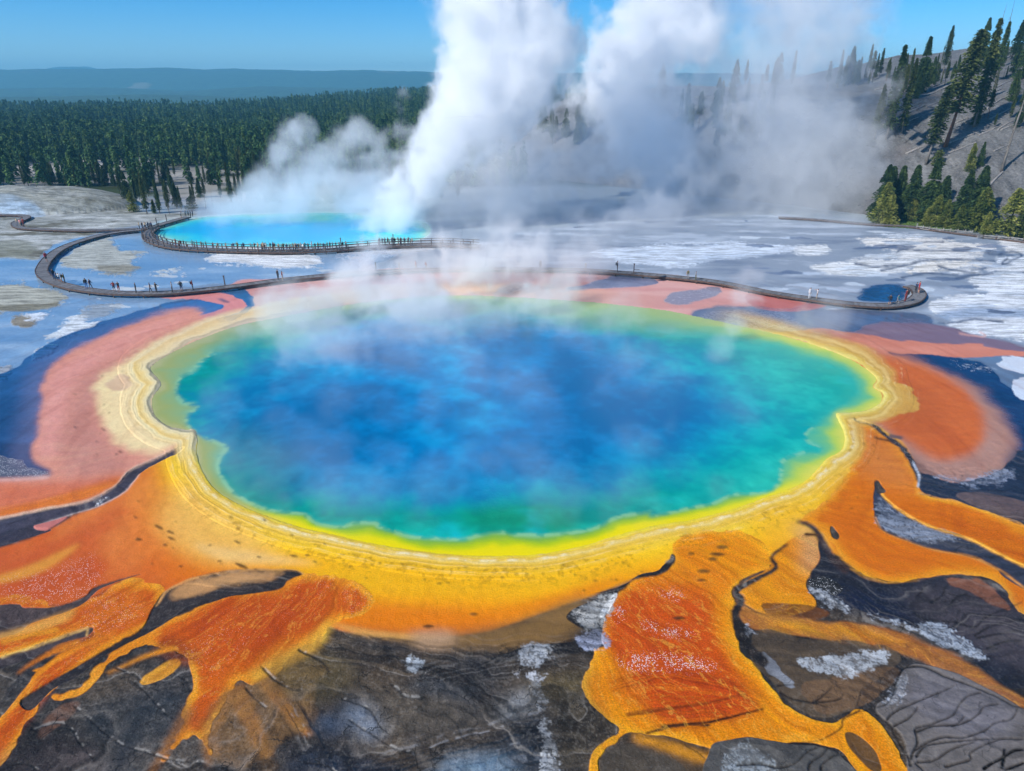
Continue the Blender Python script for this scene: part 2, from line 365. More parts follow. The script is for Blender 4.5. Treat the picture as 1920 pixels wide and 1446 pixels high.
    m = lay([(1430, 626), (1480, 620), (1540, 617), (1620, 628), (1700, 640), (1780, 646), (1850, 644), (1840, 652), (1930, 660), (1900, 668), (1800, 670), (1740, 668), (1700, 668), (1760, 690), (1640, 700), (1560, 660), (1480, 640)], 'cf8068', 4, 0.5, NS, wet=0.4)
    put(m * sstep(0.1, .8, NS) * .5, 'dd917a')
    m = lay([(1648, 657), (1690, 664), (1760, 668), (1830, 676), (1870, 700), (1920, 740), (2220, 830), (2220, 1000), (1920, 846), (1885, 870), (1850, 840), (1860, 780), (1800, 720), (1740, 690)], '16294e', 2, 0.15, wet=1.0)
    put(m * sstep(0, .8, NS) * .4, '2f3f62')
    lay([(1600, 660), (1680, 668), (1750, 690), (1830, 730), (1880, 780), (1902, 830), (1890, 870), (1850, 900), (1790, 915), (1740, 890), (1700, 850), (1650, 800), (1600, 720)], 'b08270', 18, 0.15, N2, sharp=0.4, wet=0.5)
    lay([(1560, 640), (1640, 662), (1700, 676), (1770, 704), (1820, 742), (1846, 790), (1836, 836), (1790, 862), (1736, 852), (1700, 826), (1660, 800), (1620, 775), (1600, 700)], 'cb6530', 13, 0.1, N2, sharp=0.45, wet=0.3, mat=.2)
    lay([(1660, 740), (1700, 720), (1760, 740), (1770, 790), (1730, 820), (1680, 800), (1640, 780)], 'b0582a', 18, op=0.5)
    lay([(1600, 705), (1650, 700), (1700, 730), (1720, 765), (1690, 778), (1640, 785), (1600, 780)], 'cfa04a', 9, 0.5, N2, op=0.9, mat=.3)
    lay([(1880, 674), (1915, 669), (2220, 690), (2220, 790), (1930, 752), (1902, 716), (1925, 706), (1868, 690)], 'c9d0da', 2, 1.0, 0.5 * NS + 0.5 * N3, wet=0.1)
    crust([(1776, 674), (1830, 682), (1874, 692), (1854, 700), (1800, 690)], 'b9c4d2')
    stroke([(1800, 626), (1842, 632), (1850, 628), (1838, 622)], 1.5, 1, 'e0a898', 1, op=.8)

    # ---------- distance to the rim drives the apron and the terraces
    dr = sdist(RIM)
    front = sstep(840, 930, YY) ; 
    AP = [(368, 808), (320, 848), (268, 884), (206, 940), (150, 962), (100, 990), (30, 1018), (-320, 1120), (-320, 1180), (0, 1132), (110, 1134), (180, 1118), (240, 1088), (290, 1120), (296, 1128), (330, 1102), (400, 1076), (480, 1070), (560, 1076), (640, 1110), (606, 1160), (640, 1182), (720, 1192), (820, 1196), (920, 1184), (1010, 1152), (1080, 1128),
          (1180, 1090), (1230, 1072), (1300, 1070), (1400, 1080), (1440, 1060), (1520, 1080), (1560, 1040), (1600, 1060), (1660, 1000), (1638, 960), (1640, 910), (1720, 930), (1722, 890), (1690, 830), (1640, 800), (1560, 770), (1400, 700), (900, 700), (420, 700)]
    ap = mask(AP, 2)
    t = dr + 26 * N1 + 5 * N2
    apc = ramp(t, [(0, 'f6d63c'), (30, 'f5cc3c'), (62, 'f8c31c'), (95, 'f9b20c'), (140, 'f29806'), (190, 'e07410'), (260, 'd46418')])
    put(ap, apc, wet=0.3, h=0.0, mat=0.12, mud=0.0, spk=0.0)
    # left part of the apron is redder
    lf = ap * sstep(470, 200, XX + 0.6 * (YY - 1000) + 40 * N1) * sstep(30, 110, dr)
    put(lf * 0.8, ramp(N1 + .6 * N2, [(-.8, 'bb4e1a'), (0, 'd2622a'), (.8, 'e0803c')]))
    put(ap * mask([(-300, 1040), (40, 1030), (150, 985), (230, 940), (200, 1000), (120, 1050), (30, 1090), (-300, 1150)], 12) * 0.6, 'c25428')
    put(mask([(300, 960), (350, 900), (420, 950), (480, 1000), (520, 1040), (460, 1062), (380, 1050), (310, 1010)], 18) * 0.75, 'efb85c')
    put(mask([(360, 1020), (420, 1026), (540, 1046), (600, 1060), (500, 1058), (420, 1050)], 6) * 0.7, 'f1c478')
    put(ap * mask([(560, 1075), (700, 1050), (900, 1075), (1100, 1060), (1200, 1040), (1150, 1080), (1000, 1110), (800, 1120), (640, 1110)], 16) * 0.8, 'efae10')
    put(ap * mask([(620, 1160), (700, 1140), (850, 1150), (950, 1140), (1080, 1105), (1180, 1080), (1080, 1130), (960, 1160), (860, 1176), (720, 1180)], 10) * 0.85, 'e57c06')
    put(mask([(500, 1080), (560, 1078), (640, 1085), (700, 1100), (620, 1120), (560, 1100)], 12) * 0.7, 'efb40c')
    put(ap * mask([(1400, 950), (1500, 930), (1560, 960), (1540, 1010), (1480, 1040), (1420, 1000)], 14) * 0.55, 'eeb02c')
    put(ap * mask([(1590, 800), (1640, 810), (1700, 850), (1716, 900), (1650, 890), (1630, 940), (1580, 930), (1600, 860)], 12) * 0.75, 'd8842e')
    put(ap * mask([(1520, 900), (1560, 860), (1600, 830), (1620, 860), (1580, 920), (1540, 930)], 16) * 0.5, 'e8b04a')
    put(ap * mask([(1560, 920), (1620, 900), (1650, 980), (1640, 1040), (1580, 1040), (1550, 980)], 12) * 0.6, 'dc7a12')
    # beige fade below the apron
    put(mask([(640, 1180), (800, 1192), (960, 1168), (1090, 1120), (1100, 1160), (1060, 1200), (960, 1215), (860, 1216), (780, 1208)], 10) * 0.9, '8a6634', mud=0.1, wet=.5)
    put(mask([(620, 1168), (700, 1184), (820, 1196), (760, 1200), (680, 1192)], 4) * 0.9, 'dca050', mud=0)
    put(mask([(770, 1188), (840, 1184), (850, 1210), (790, 1216)], 9) * 0.8, 'c29a74', mud=0.1)
    # ---------- dark channel on the left
    m = lay([(-320, 1050), (-60, 985), (0, 972), (90, 955), (160, 940), (212, 916), (244, 884), (270, 868), (312, 849), (346, 838), (332, 851), (292, 867), (264, 888), (238, 918), (192, 944), (140, 962), (64, 986), (94, 992), (88, 998), (30, 1014), (-60, 1044), (-320, 1130)], '45404c', 1.2, 0.15, N3, wet=0.6, mud=0.6, h=-0.08)
    stroke([(-60, 984), (0, 971), (90, 954), (160, 939), (210, 916), (240, 886), (268, 868), (310, 849), (344, 838)], 1.5, 0.8, 'e2c0a4', 0.8)
    stroke([(70, 984), (140, 962), (192, 945), (236, 920), (262, 890)], 1.2, 0.8, 'cbb8b0', 0.8)
    crust([(172, 944), (196, 930), (206, 934), (188, 946)], 'e6e8ee')
    lay([(62, 984), (92, 978), (130, 966), (118, 976), (90, 992), (70, 992)], 'c4746a', 2, 0.2, mud=0)
    # ---------- tongues on the left
    O = dict(wet=0.3, mud=0.0, mat=0.8, h=0.0)
    tongue([(-320, 1180), (0, 1118), (110, 1134), (180, 1118), (240, 1088), (300, 1100), (306, 1130), (290, 1160), (262, 1180), (200, 1216), (130, 1262), (94, 1296), (60, 1345), (28, 1395), (-20, 1460), (-120, 1600), (-320, 1600), (-60, 1400), (-10, 1352), (38, 1290), (62, 1258), (112, 1220), (168, 1192), (170, 1176), (100, 1200), (40, 1218), (-40, 1236), (-320, 1290)], 'd2660e', blur=4, rag=1.7, n=NF, **O)
    tongue([(350, 1232), (280, 1210), (250, 1220), (200, 1250), (150, 1300), (104, 1314), (96, 1304), (150, 1292), (172, 1262), (212, 1218), (270, 1186), (340, 1152), (420, 1118), (500, 1104), (540, 1084), (570, 1078), (660, 1090), (700, 1140), (620, 1168), (604, 1190), (560, 1222), (520, 1262), (480, 1284), (452, 1272), (432, 1296), (410, 1330), (392, 1366), (396, 1420), (382, 1400), (366, 1372), (330, 1400), (300, 1430), (330, 1380), (352, 1330), (366, 1276)], 'd4660e', blur=4, rag=1.7, n=NF, **O)
    tongue([(260, 1282), (300, 1250), (344, 1236), (330, 1256), (290, 1278)], 'd68a2c', blur=5, rag=0.5, op=.8, **O)
    # hot inner colours
    put(mask([(380, 1150), (460, 1120), (560, 1110), (620, 1140), (560, 1190), (480, 1220), (420, 1230), (360, 1200)], 12) * 0.8, 'bd4a0e', spk=0.35)
    put(mask([(290, 1210), (330, 1196), (380, 1230), (360, 1246), (310, 1236)], 8) * 0.85, '9c4414', spk=.2)
    put(mask([(100, 1060), (180, 1030), (200, 1090), (150, 1130), (60, 1136), (0, 1120), (0, 1080)], 12) * 0.75, 'c04e1a', spk=0.9)
    put(mask([(180, 1110), (260, 1120), (270, 1160), (180, 1200), (120, 1210), (150, 1160)], 12) * 0.75, 'cf6416', spk=0.75)
    put(mask([(0, 1390), (60, 1290), (110, 1250), (90, 1300), (30, 1380), (-20, 1440)], 6) * 0.7, 'bb4a0c', spk=0.4)
    put(mask([(-100, 1100), (0, 1078), (80, 1050), (150, 1020), (90, 1066), (0, 1094)], 4) * 0.6, 'e8a83c')
    put(mask([(470, 1260), (560, 1210), (620, 1160), (606, 1210), (560, 1240), (490, 1280)], 6) * 0.85, 'eeb03a', mud=0, mat=.6)
    # dark slots between the tongues
    D = dict(wet=0.5, mud=0.7, mat=0, h=-0.05, spk=0)
    lay([(-320, 1190), (0, 1134), (50, 1138), (110, 1136), (160, 1118), (178, 1102), (240, 1082), (272, 1075), (230, 1088), (186, 1106), (160, 1130), (120, 1148), (60, 1168), (0, 1196), (-320, 1270)], '4d403e', 1.2, 0.1, N3, **D)
    put(mask([(-40, 1200), (60, 1168), (140, 1142), (120, 1166), (40, 1194)], 4) * 0.8, 'e2a248', mud=0)
    stroke([(0, 1205), (60, 1190), (110, 1180)], 3, 5, 'dd8a1c', 3, mat=.8, mud=0)
    lay([(-320, 1330), (0, 1232), (60, 1214), (168, 1176), (164, 1192), (110, 1208), (40, 1238), (-20, 1262), (-320, 1400)], '473d3d', 1, 0.1, N3, **D)
    stroke([(168, 1176), (100, 1200), (0, 1232)], 1.2, 1.2, 'e4b468', .8); stroke([(166, 1178), (162, 1194)], 1.2, 1, 'e4b468', .8)
    lay([(280, 1150), (300, 1118), (330, 1100), (360, 1094), (420, 1100), (500, 1086), (536, 1070), (566, 1077), (540, 1090), (520, 1106), (430, 1120), (350, 1148), (280, 1186), (200, 1226), (140, 1270), (100, 1290), (60, 1330), (40, 1310), (120, 1262), (200, 1216), (262, 1182)], '37302f', 1.2, 0.15, N3, **D)
    lay([(318, 1120), (345, 1096), (400, 1080), (480, 1072), (548, 1076), (520, 1084), (480, 1092), (420, 1096), (380, 1112), (340, 1120)], 'bd8a55', 6, 0.5, NF, sharp=.4, mud=0.1)
    put(mask([(345, 1104), (420, 1084), (500, 1078), (470, 1090), (400, 1096)], 6) * .5, 'd3a26a')
    stroke([(290, 1135), (320, 1104), (370, 1084), (450, 1071), (540, 1070), (568, 1077)], 1.5, 1.0, 'dca05c', 1)
    stroke([(200, 1262), (270, 1232), (330, 1216)], 1.5, 5, 'dd8a20', 3, mat=.8, mud=0)
    stroke([(30, 1262), (70, 1236), (120, 1214), (150, 1206)], 1, 8, 'd27818', 2, mat=.8, mud=0)
    lay([(94, 1340), (120, 1318), (150, 1316), (140, 1340), (60, 1400)], '74503c', 8, .4, op=.7)
    for p, a, b in [([(360, 1330), (330, 1372), (300, 1420), (280, 1450)], 9, 3), ([(380, 1350), (388, 1400), (392, 1440)], 8, 2), ([(424, 1290), (420, 1340), (402, 1370), (410, 1420)], 7, 2), ([(440, 1290), (470, 1350), (500, 1420)], 22, 10), ([(500, 1270), (540, 1330), (580, 1380)], 20, 5)]:
        m = stroke(p, a, b, 'b4702a', 5, op=.7, mud=.3, mat=.5)
    put(ragged(mask([(430, 1290), (520, 1250), (600, 1260), (620, 1330), (560, 1400), (480, 1446), (400, 1446), (400, 1360)], 20), 1.2, N2, .3) * 0.55, '8a6438')
    put(mask([(500, 1250), (560, 1220), (640, 1230), (660, 1280), (600, 1310), (520, 1300)], 16) * 0.6, '5e5030')
    # ---------- the middle tongue
    tongue([(1150, 1112), (1190, 1086), (1230, 1070), (1262, 1056), (1262, 1020), (1300, 1000), (1400, 1000), (1446, 1040), (1436, 1066), (1400, 1086), (1370, 1108), (1384, 1140), (1376, 1180), (1392, 1224), (1420, 1250), (1446, 1290), (1500, 1338), (1560, 1352), (1600, 1330), (1622, 1334), (1664, 1372), (1700, 1430), (1730, 1520), (1660, 1520), (1600, 1440), (1560, 1400), (1480, 1392), (1420, 1412), (1330, 1402), (1250, 1380), (1180, 1376), (1150, 1394), (1118, 1420), (1120, 1446), (1140, 1480), (1110, 1480), (1104, 1430), (1120, 1400), (1160, 1372), (1130, 1340), (1100, 1310), (1092, 1280), (1110, 1240), (1126, 1180), (1130, 1150)], 'ea9208', blur=3, rag=.9, n=NF, edge='f4b42c', heart='e07c08', **O)
    put(mask([(1150, 1130), (1190, 1100), (1290, 1096), (1330, 1110), (1340, 1180), (1368, 1236), (1396, 1282), (1420, 1332), (1300, 1356), (1236, 1350), (1206, 1310), (1180, 1270), (1150, 1230), (1134, 1180)], 9) * 0.95, 'cc4e0e', spk=0.12, mat=1.0)
    put(mask([(1130, 1280), (1200, 1260), (1340, 1260), (1400, 1300), (1410, 1340), (1240, 1345)], 12) * 0.5, 'b83c06', spk=0)
    put(mask([(1190, 1090), (1290, 1060), (1370, 1080), (1360, 1120), (1230, 1120)], 12) * 0.55, 'dd720a')
    for p in [[(1226, 1110), (1270, 1104), (1290, 1120), (1260, 1130)], [(1190, 1160), (1250, 1170), (1300, 1180), (1290, 1200), (1220, 1190)], [(1150, 1140), (1175, 1130), (1170, 1165), (1150, 1170)], [(1160, 1226), (1250, 1222), (1330, 1236), (1350, 1260), (1250, 1262), (1170, 1256)]]:
        m = mask(p, 7); SPK[:] = np.maximum(SPK, m * 1.0)
    # streaks of the mat
    st_ = mask([(1140, 1262), (1240, 1262), (1380, 1250), (1430, 1330), (1300, 1366), (1200, 1350)], 10)
    u = YY * 0.32 + 10 * np.sin(XX / 90.0) + 5 * N1 + 2.0 * N2
    u = u * 1.0 + .7 * N3 + .5 * N2; put(st_ * sstep(0.15, .8, bands(u, 1)) * 0.6, '7e2a06'); put(st_ * sstep(0.2, 0.85, bands(u * 1.7, 2)) * 0.45, 'e07414')
    stroke([(1176, 1340), (1250, 1330), (1330, 1318), (1400, 1300)], 3.5, 1.2, '52230c', 1.5, op=.6); stroke([(1240, 1362), (1330, 1354), (1400, 1338), (1436, 1328)], 2.5, 1.2, '3a1a0c', 1)
    stroke([(1210, 1376), (1260, 1362), (1330, 1360)], 2, 2, '4a2a14', 1.2)
    lay([(1190, 1392), (1240, 1384), (1290, 1400), (1330, 1430), (1340, 1480), (1290, 1480), (1230, 1430), (1200, 1410)], '51402e', 6, .3, wet=.5, mud=.6, mat=0)
    lay([(1130, 1416), (1180, 1392), (1240, 1410), (1290, 1450), (1270, 1500), (1160, 1500), (1124, 1446)], '4a4136', 4, .3, wet=.5, mud=.6, mat=0)
    stroke([(1190, 1380), (1250, 1400), (1330, 1420), (1400, 1400)], 8, 12, 'd48a18', 6, op=.8)
    lay([(1330, 1404), (1370, 1388), (1410, 1384), (1480, 1394), (1530, 1396), (1580, 1420), (1620, 1500), (1340, 1500)], '55524e', 1.5, .15, wet=.4, mud=.7, mat=0, h=.05)
    crust([(1362, 1412), (1400, 1390), (1420, 1400), (1450, 1440), (1440, 1500), (1350, 1500)], 'a2aaae', .7)
    lay([(1584, 1372), (1610, 1378), (1640, 1404), (1656, 1440), (1640, 1446), (1610, 1420), (1590, 1396)], '6a4a26', 2, .1, mud=.4, mat=0)
    # ---------- right tongues
    lay([(1384, 1110), (1440, 1062), (1470, 1020), (1520, 1000), (1532, 1050), (1512, 1090), (1526, 1116), (1530, 1138), (1490, 1152), (1450, 1158), (1410, 1140)], 'e0880e', 4, 0.4, N2, **O)
    put(mask([(1480, 985), (1530, 990), (1545, 1040), (1525, 1080), (1500, 1060), (1500, 1010)], 12) * .7, 'c99a6a')
    lay([(1420, 1130), (1470, 1130), (1530, 1136), (1560, 1150), (1500, 1165), (1450, 1160)], '6b3d18', 5, 0.8, NS, op=.8, mud=.5)
    m = lay([(1376, 1120), (1420, 1146), (1500, 1160), (1600, 1172), (1700, 1190), (1780, 1222), (1850, 1264), (1920, 1304), (2220, 1460), (2220, 1540), (1920, 1334), (1850, 1304), (1770, 1256), (1690, 1224), (1600, 1206), (1500, 1196), (1430, 1186), (1390, 1170)], 'a9662a', 7, 0.5, N2, sharp=.3, mat=.8, mud=.3)
    put(m * mask([(1450, 1165), (1600, 1176), (1700, 1196), (1680, 1206), (1560, 1192), (1450, 1180)], 5) * .8, 'd08018')
    lay([(1420, 1180), (1520, 1196), (1620, 1206), (1690, 1224), (1680, 1250), (1620, 1290), (1600, 1330), (1540, 1340), (1490, 1320), (1450, 1280), (1410, 1236)], '5e4e3c', 5, .4, op=.8, mud=.5)
    lay([(1500, 1280), (1560, 1270), (1660, 1250), (1690, 1262), (1650, 1300), (1610, 1326), (1540, 1332)], '7a5c40', 6, .5, op=.7)
    lay([(1640, 1330), (1680, 1300), (1690, 1262), (1720, 1244), (1790, 1262), (1850, 1290), (1920, 1330), (2220, 1500), (2220, 1620), (1740, 1620), (1700, 1400)], '6e6762', 3, .1, wet=.35, mud=.5, mat=0, h=.06)
    put(mask([(1720, 1260), (1800, 1280), (1900, 1330), (1860, 1400), (1760, 1360), (1700, 1310)], 18) * .4, '8c8892')
    # the two right-hand streams with the dark tongue between them
    tongue([(1590, 792), (1640, 804), (1686, 832), (1712, 870), (1724, 906), (1722, 926), (1750, 934), (1800, 942), (1860, 964), (1920, 986), (2220, 1090), (2220, 1300), (1920, 1150), (1892, 1112), (1850, 1086), (1790, 1076), (1720, 1086), (1670, 1092), (1620, 1078), (1580, 1048), (1556, 1014), (1530, 990), (1500, 975), (1560, 930), (1600, 860)], 'de7a10', blur=3, rag=.6, n=NF, ew=5, heart='d0640c', wet=.25, mud=0, mat=.5, h=0)
    put(mask([(1560, 980), (1620, 960), (1640, 1000), (1700, 1030), (1760, 1040), (1740, 1070), (1660, 1078), (1600, 1050)], 12) * .6, 'cf660e')
    put(mask([(1600, 800), (1680, 836), (1712, 890), (1716, 920), (1640, 900), (1600, 860)], 14) * .7, 'cf7e3c')
    put(mask([(1760, 960), (1860, 990), (1960, 1030), (2220, 1140), (2220, 1170), (1940, 1060), (1840, 1020)], 6) * .7, 'c65e08', mat=1, spk=.1)
    lay([(1646, 904), (1654, 928), (1684, 952), (1740, 984), (1800, 1002), (1860, 1032), (1920, 1060), (2220, 1185), (2220, 1250), (1920, 1104), (1862, 1062), (1800, 1039), (1740, 1026), (1690, 1010), (1652, 992), (1638, 962), (1638, 930)], '363a48', 1.2, .1, N3, wet=.6, mud=.6, mat=0, h=-.05)
    crust([(1640, 928), (1660, 938), (1700, 966), (1770, 1000), (1806, 1014), (1740, 1010), (1680, 998), (1648, 980)], '98a1b0', .8)
    stroke([(1648, 906), (1660, 934), (1700, 964), (1760, 992), (1820, 1012), (1880, 1042), (1930, 1066)], 1.5, 2.5, 'eaa63c', 1)
    stroke([(1640, 968), (1655, 994), (1700, 1014), (1760, 1032), (1820, 1044), (1880, 1072), (1930, 1110)], 1.2, 2, 'd99044', 1)
    stroke([(1720, 925), (1760, 934), (1810, 944), (1870, 966), (1930, 988), (2200, 1080)], 1.2, 2, 'e8a24c', 1)
    stroke([(1540, 1006), (1580, 1052), (1620, 1080), (1670, 1094), (1720, 1086)], 3, 3, 'e9a01e', 3, op=.8)
    lay([(1600, 1078), (1660, 1094), (1680, 1100), (1650, 1098), (1610, 1088)], 'b88048', 4, .4, op=.7)
    # dark basin below the streams
    lay([(1536, 1010), (1560, 1040), (1590, 1066), (1640, 1092), (1720, 1090), (1780, 1080), (1840, 1090), (1880, 1110), (1920, 1160), (1960, 1250), (1900, 1290), (1800, 1220), (1700, 1170), (1600, 1140), (1540, 1116), (1520, 1080), (1536, 1050)], '25262f', 3, .3, wet=.7, mud=.6, mat=0, h=-.05)
    put(mask([(1570, 1100), (1680, 1120), (1720, 1160), (1640, 1160), (1580, 1130)], 12) * .6, '0e1c38', wet=1)
    put(mask([(1700, 1110), (1850, 1100), (1930, 1180), (1960, 1260), (1860, 1230), (1740, 1170)], 14) * .8, '4a4347', wet=.3)
    lay([(1760, 1084), (1830, 1088), (1880, 1120), (1900, 1150), (1840, 1120), (1780, 1096)], 'a46440', 6, .8, op=.6)
    lay([(1512, 1088), (1540, 1080), (1570, 1090), (1582, 1106), (1560, 1114), (1540, 1104), (1524, 1100)], '2a2a2a', 1.5, .6, N3, spk=.7)
    crust([(1518, 1098), (1560, 1112), (1590, 1134), (1604, 1152), (1560, 1142), (1528, 1120)], 'a5a9ae')
    for p in [[(1620, 1146), (1700, 1168), (1700, 1176), (1640, 1164)], [(1714, 1176), (1760, 1172), (1820, 1200), (1856, 1234), (1830, 1236), (1770, 1212)], [(1690, 1172), (1720, 1180), (1700, 1184)]]:
        crust(p, 'aab2bc')
    crust([(1490, 1246), (1530, 1234), (1600, 1226), (1650, 1224), (1668, 1238), (1626, 1266), (1590, 1276), (1566, 1262), (1540, 1260)], 'c6cacd')
    crust([(1390, 1176), (1410, 1166), (1418, 1184), (1396, 1186)], 'c8ccd4')
    lay([(1420, 1222), (1450, 1240), (1480, 1264), (1500, 1284), (1470, 1284), (1440, 1260)], '8f949c', 4, 1.2, N3, op=.7)
    crust([(1664, 1300), (1688, 1260), (1706, 1272), (1700, 1300), (1676, 1326), (1654, 1326)], 'b9bdc4')
    # dark ground on the far right below the crescent
    m = lay([(1722, 892), (1740, 890), (1790, 905), (1860, 890), (1900, 860), (1940, 850), (2220, 960), (2220, 1090), (1920, 984), (1860, 962), (1790, 940), (1740, 930), (1722, 920)], '262b3a', 2, .3, N3, wet=.6, mud=.6, mat=0)
    lay([(1790, 930), (1830, 922), (1880, 930), (1920, 940), (2220, 1020), (2220, 1080), (1920, 980), (1850, 958)], '62504c', 2, .2, mud=.6, wet=.3)
    crust([(1740, 888), (1790, 900), (1840, 890), (1900, 880), (1900, 902), (1840, 914), (1790, 912)], 'a2aabc', .8)
    # the crack of dark crust between crescent and apron
    stroke([(1606, 786), (1640, 802), (1668, 822), (1690, 838), (1706, 860), (1718, 884), (1724, 900)], 2, 6, '2a2526', 1, mud=1, mat=0, spk=.5)
    stroke([(1640, 822), (1680, 830)], 1.5, 1.5, '4a3020', .8); stroke([(1668, 816), (1692, 820)], 4, 3, '6b5350', 1.5)
    stroke([(1712, 866), (1722, 892), (1720, 915)], 2, 1.5, 'b9c0cc', 1, spk=.8)
    lay([(1640, 906), (1648, 902), (1656, 914), (1662, 922), (1646, 924)], '3a322c', 1.2, .4, mud=1)
    # shore of crust beside the middle tongue
    m = lay([(1066, 1160), (1072, 1146), (1100, 1132), (1150, 1108), (1200, 1080), (1232, 1072), (1256, 1048), (1262, 1036), (1264, 1056), (1240, 1078), (1190, 1090), (1160, 1112), (1140, 1150), (1130, 1190), (1134, 1214), (1100, 1216), (1080, 1226), (1000, 1232), (900, 1250), (980, 1216), (1060, 1206), (1108, 1190), (1090, 1176)], '2a2624', 1.5, .3, N3, mud=1, mat=0, wet=.2, h=.06)
    crust([(1076, 1150), (1110, 1132), (1158, 1110), (1142, 1150), (1130, 1178), (1112, 1184), (1096, 1168)], 'b0afaa')
    lay([(1126, 1150), (1146, 1120), (1160, 1112), (1150, 1132), (1132, 1162)], 'e6e6e2', 1.5, .5, N3)
    crust([(1084, 1200), (1128, 1184), (1144, 1214), (1100, 1216)], 'abb0c4')
    stroke([(1250, 1052), (1258, 1056), (1262, 1040)], 4, 2, '7c7468', 1.5, spk=.6)
    stroke([(1476, 1020), (1446, 1046), (1452, 1066), (1420, 1086), (1380, 1108), (1390, 1124), (1378, 1150), (1386, 1180), (1400, 1210), (1440, 1246)], 1.5, 9, '2d2724', 1.5, mud=1, mat=0, spk=.15)
    stroke([(1495, 977), (1520, 986), (1536, 1006), (1560, 1046), (1590, 1070)], 2, 8, '3d2c28', 2, mud=.8, mat=0)
    stroke([(1508, 1002), (1534, 1004)], 2.5, 2, '5a3a1c', 1)
    lay([(1555, 990), (1562, 988), (1572, 1004), (1570, 1012), (1560, 1008)], '3b2c1c', 1.2, .5, mud=1)
    # ---------- mud relief lines and crusts in the foreground
    gx = mask([(640, 1446), (760, 1400), (880, 1366), (980, 1330), (1010, 1290), (1024, 1350), (1040, 1460), (1040, 1520), (600, 1520)], 12)
    u = (YY * 0.55 + XX * 0.14 + 7 * N1 + 2.2 * N2)
    u = u * .38 + .6 * N3; bb = bands(u, 3); put(gx * sstep(0.0, .7, bb) * .75, '17191d'); HGT[:] += gx * bb * 0.03
    put(gx * sstep(.25, .7, -bb) * sstep(-.2, .4, N4 + .5 * N3) * .6, '96979a')
    gx = mask([(530, 1330), (570, 1320), (600, 1350), (640, 1420), (700, 1470), (620, 1480), (560, 1400)], 8)
    u = (XX * 0.5 - YY * 0.30 + 5 * N1 + 2 * N2)
    u = u * .4 + .6 * N3; bb = bands(u, 5); put(gx * sstep(0.0, .7, bb) * .8, '121316'); put(gx * sstep(.5, .9, -bb) * sstep(0, .5, N3 + .5 * N4) * .4, 'a8a29c')
    gx = mask([(780, 1240), (880, 1250), (960, 1232), (1080, 1220), (1000, 1260), (900, 1276), (800, 1280)], 8)
    u = (YY * 0.6 + XX * 0.09 + 5 * N1 + 2 * N2)
    put(gx * 0.6, '1f1e20'); u = u * .4 + .6 * N3; put(gx * sstep(0.1, .8, bands(u, 7)) * .5, '7d7a76')
    for c, p, o_ in [('3a5068', [(590, 1350), (630, 1340), (650, 1370), (610, 1386)], .6), ('93a2b4', [(648, 1330), (690, 1320), (720, 1370), (690, 1386), (660, 1370)], .55), ('14283c', [(560, 1400), (660, 1410), (760, 1446), (760, 1500), (540, 1500)], .6), ('1c3040', [(960, 1370), (1020, 1340), (1034, 1446), (960, 1446), (900, 1420)], .6),
                     ('7f9aae', [(830, 1430), (900, 1415), (960, 1430), (980, 1500), (820, 1500)], .6), ('b4b9bc', [(930, 1330), (990, 1290), (1010, 1310), (980, 1340), (940, 1352)], .5), ('3b4650', [(770, 1276), (860, 1284), (900, 1300), (860, 1310), (770, 1300)], .6),
                     ('28323a', [(160, 1320), (320, 1300), (360, 1360), (250, 1400), (170, 1380)], .5), ('5a4e4c', [(0, 1420), (120, 1390), (200, 1446), (0, 1500)], .5), ('4c4436', [(1010, 1290), (1080, 1300), (1130, 1340), (1110, 1400), (1050, 1446), (1030, 1350)], .7),
                     ('6a5a34', [(1000, 1272), (1100, 1262), (1096, 1300), (1010, 1306)], .5), ('5b5348', [(660, 1290), (780, 1300), (900, 1320), (960, 1300), (900, 1360), (760, 1380), (680, 1330)], .5)]:
        put(mask(p, 14) * o_, c)
    crust([(762, 1236), (778, 1230), (794, 1240), (778, 1260), (762, 1254)], 'c4ccd2')
    crust([(980, 1216), (1010, 1212), (1040, 1222), (1020, 1246), (990, 1250), (976, 1236)], 'b8bcc0', .9)
    # ragged white edge
    crust([(985, 1262), (1004, 1268), (1018, 1300), (1026, 1340), (1030, 1380), (1042, 1420), (1050, 1470), (1016, 1470), (1018, 1420), (1012, 1380), (1008, 1340), (1002, 1304), (990, 1280)], 'b9bbbc', .9)
    crust([(960, 1262), (1000, 1262), (1040, 1262), (1040, 1270), (1000, 1274), (960, 1270)], 'c9cbd0')
    for p in [[(140, 1326), (170, 1350), (200, 1376), (230, 1396), (270, 1408)], [(270, 1408), (320, 1424), (380, 1430)], [(240, 1276), (262, 1290), (290, 1316), (310, 1338), (330, 1350)], [(60, 1370), (100, 1358), (130, 1362), (150, 1390), (180, 1426)], [(492, 1250), (520, 1276), (548, 1292), (566, 1294)],
              [(640, 1310), (690, 1330), (710, 1360), (720, 1372)], [(652, 1350), (700, 1380), (760, 1408), (800, 1404)], [(730, 1280), (750, 1296), (762, 1306), (800, 1308)], [(570, 1430), (620, 1440), (640, 1470)], [(330, 1430), (350, 1440)], [(215, 1250), (240, 1262), (262, 1276)],
              [(0, 1446), (40, 1432), (80, 1450)], [(560, 1218), (600, 1240), (620, 1262)], [(800, 1250), (780, 1290)], [(460, 1290), (500, 1330)], [(328, 1262), (350, 1280), (358, 1300)]]:
        stroke(p, 1.8, 1.0, '171618', 1.0, op=.85, mud=1, h=-.02)
        q = [(a + 2, b - 2) for a, b in p]
        m = stroke(q, 1.1, 1.1, '9a948c', 1.2, op=.01) * 100; put(np.clip(m, 0, 1) * sstep(0.15, .5, N4 + .3 * N3 + .2 * N2) * .65, 'b9b4ac')
    # branching cracks at the lower right
    o6 = lambda pts: [(1380 + a / 2.976, 960 + b / 2.976) for a, b in pts]
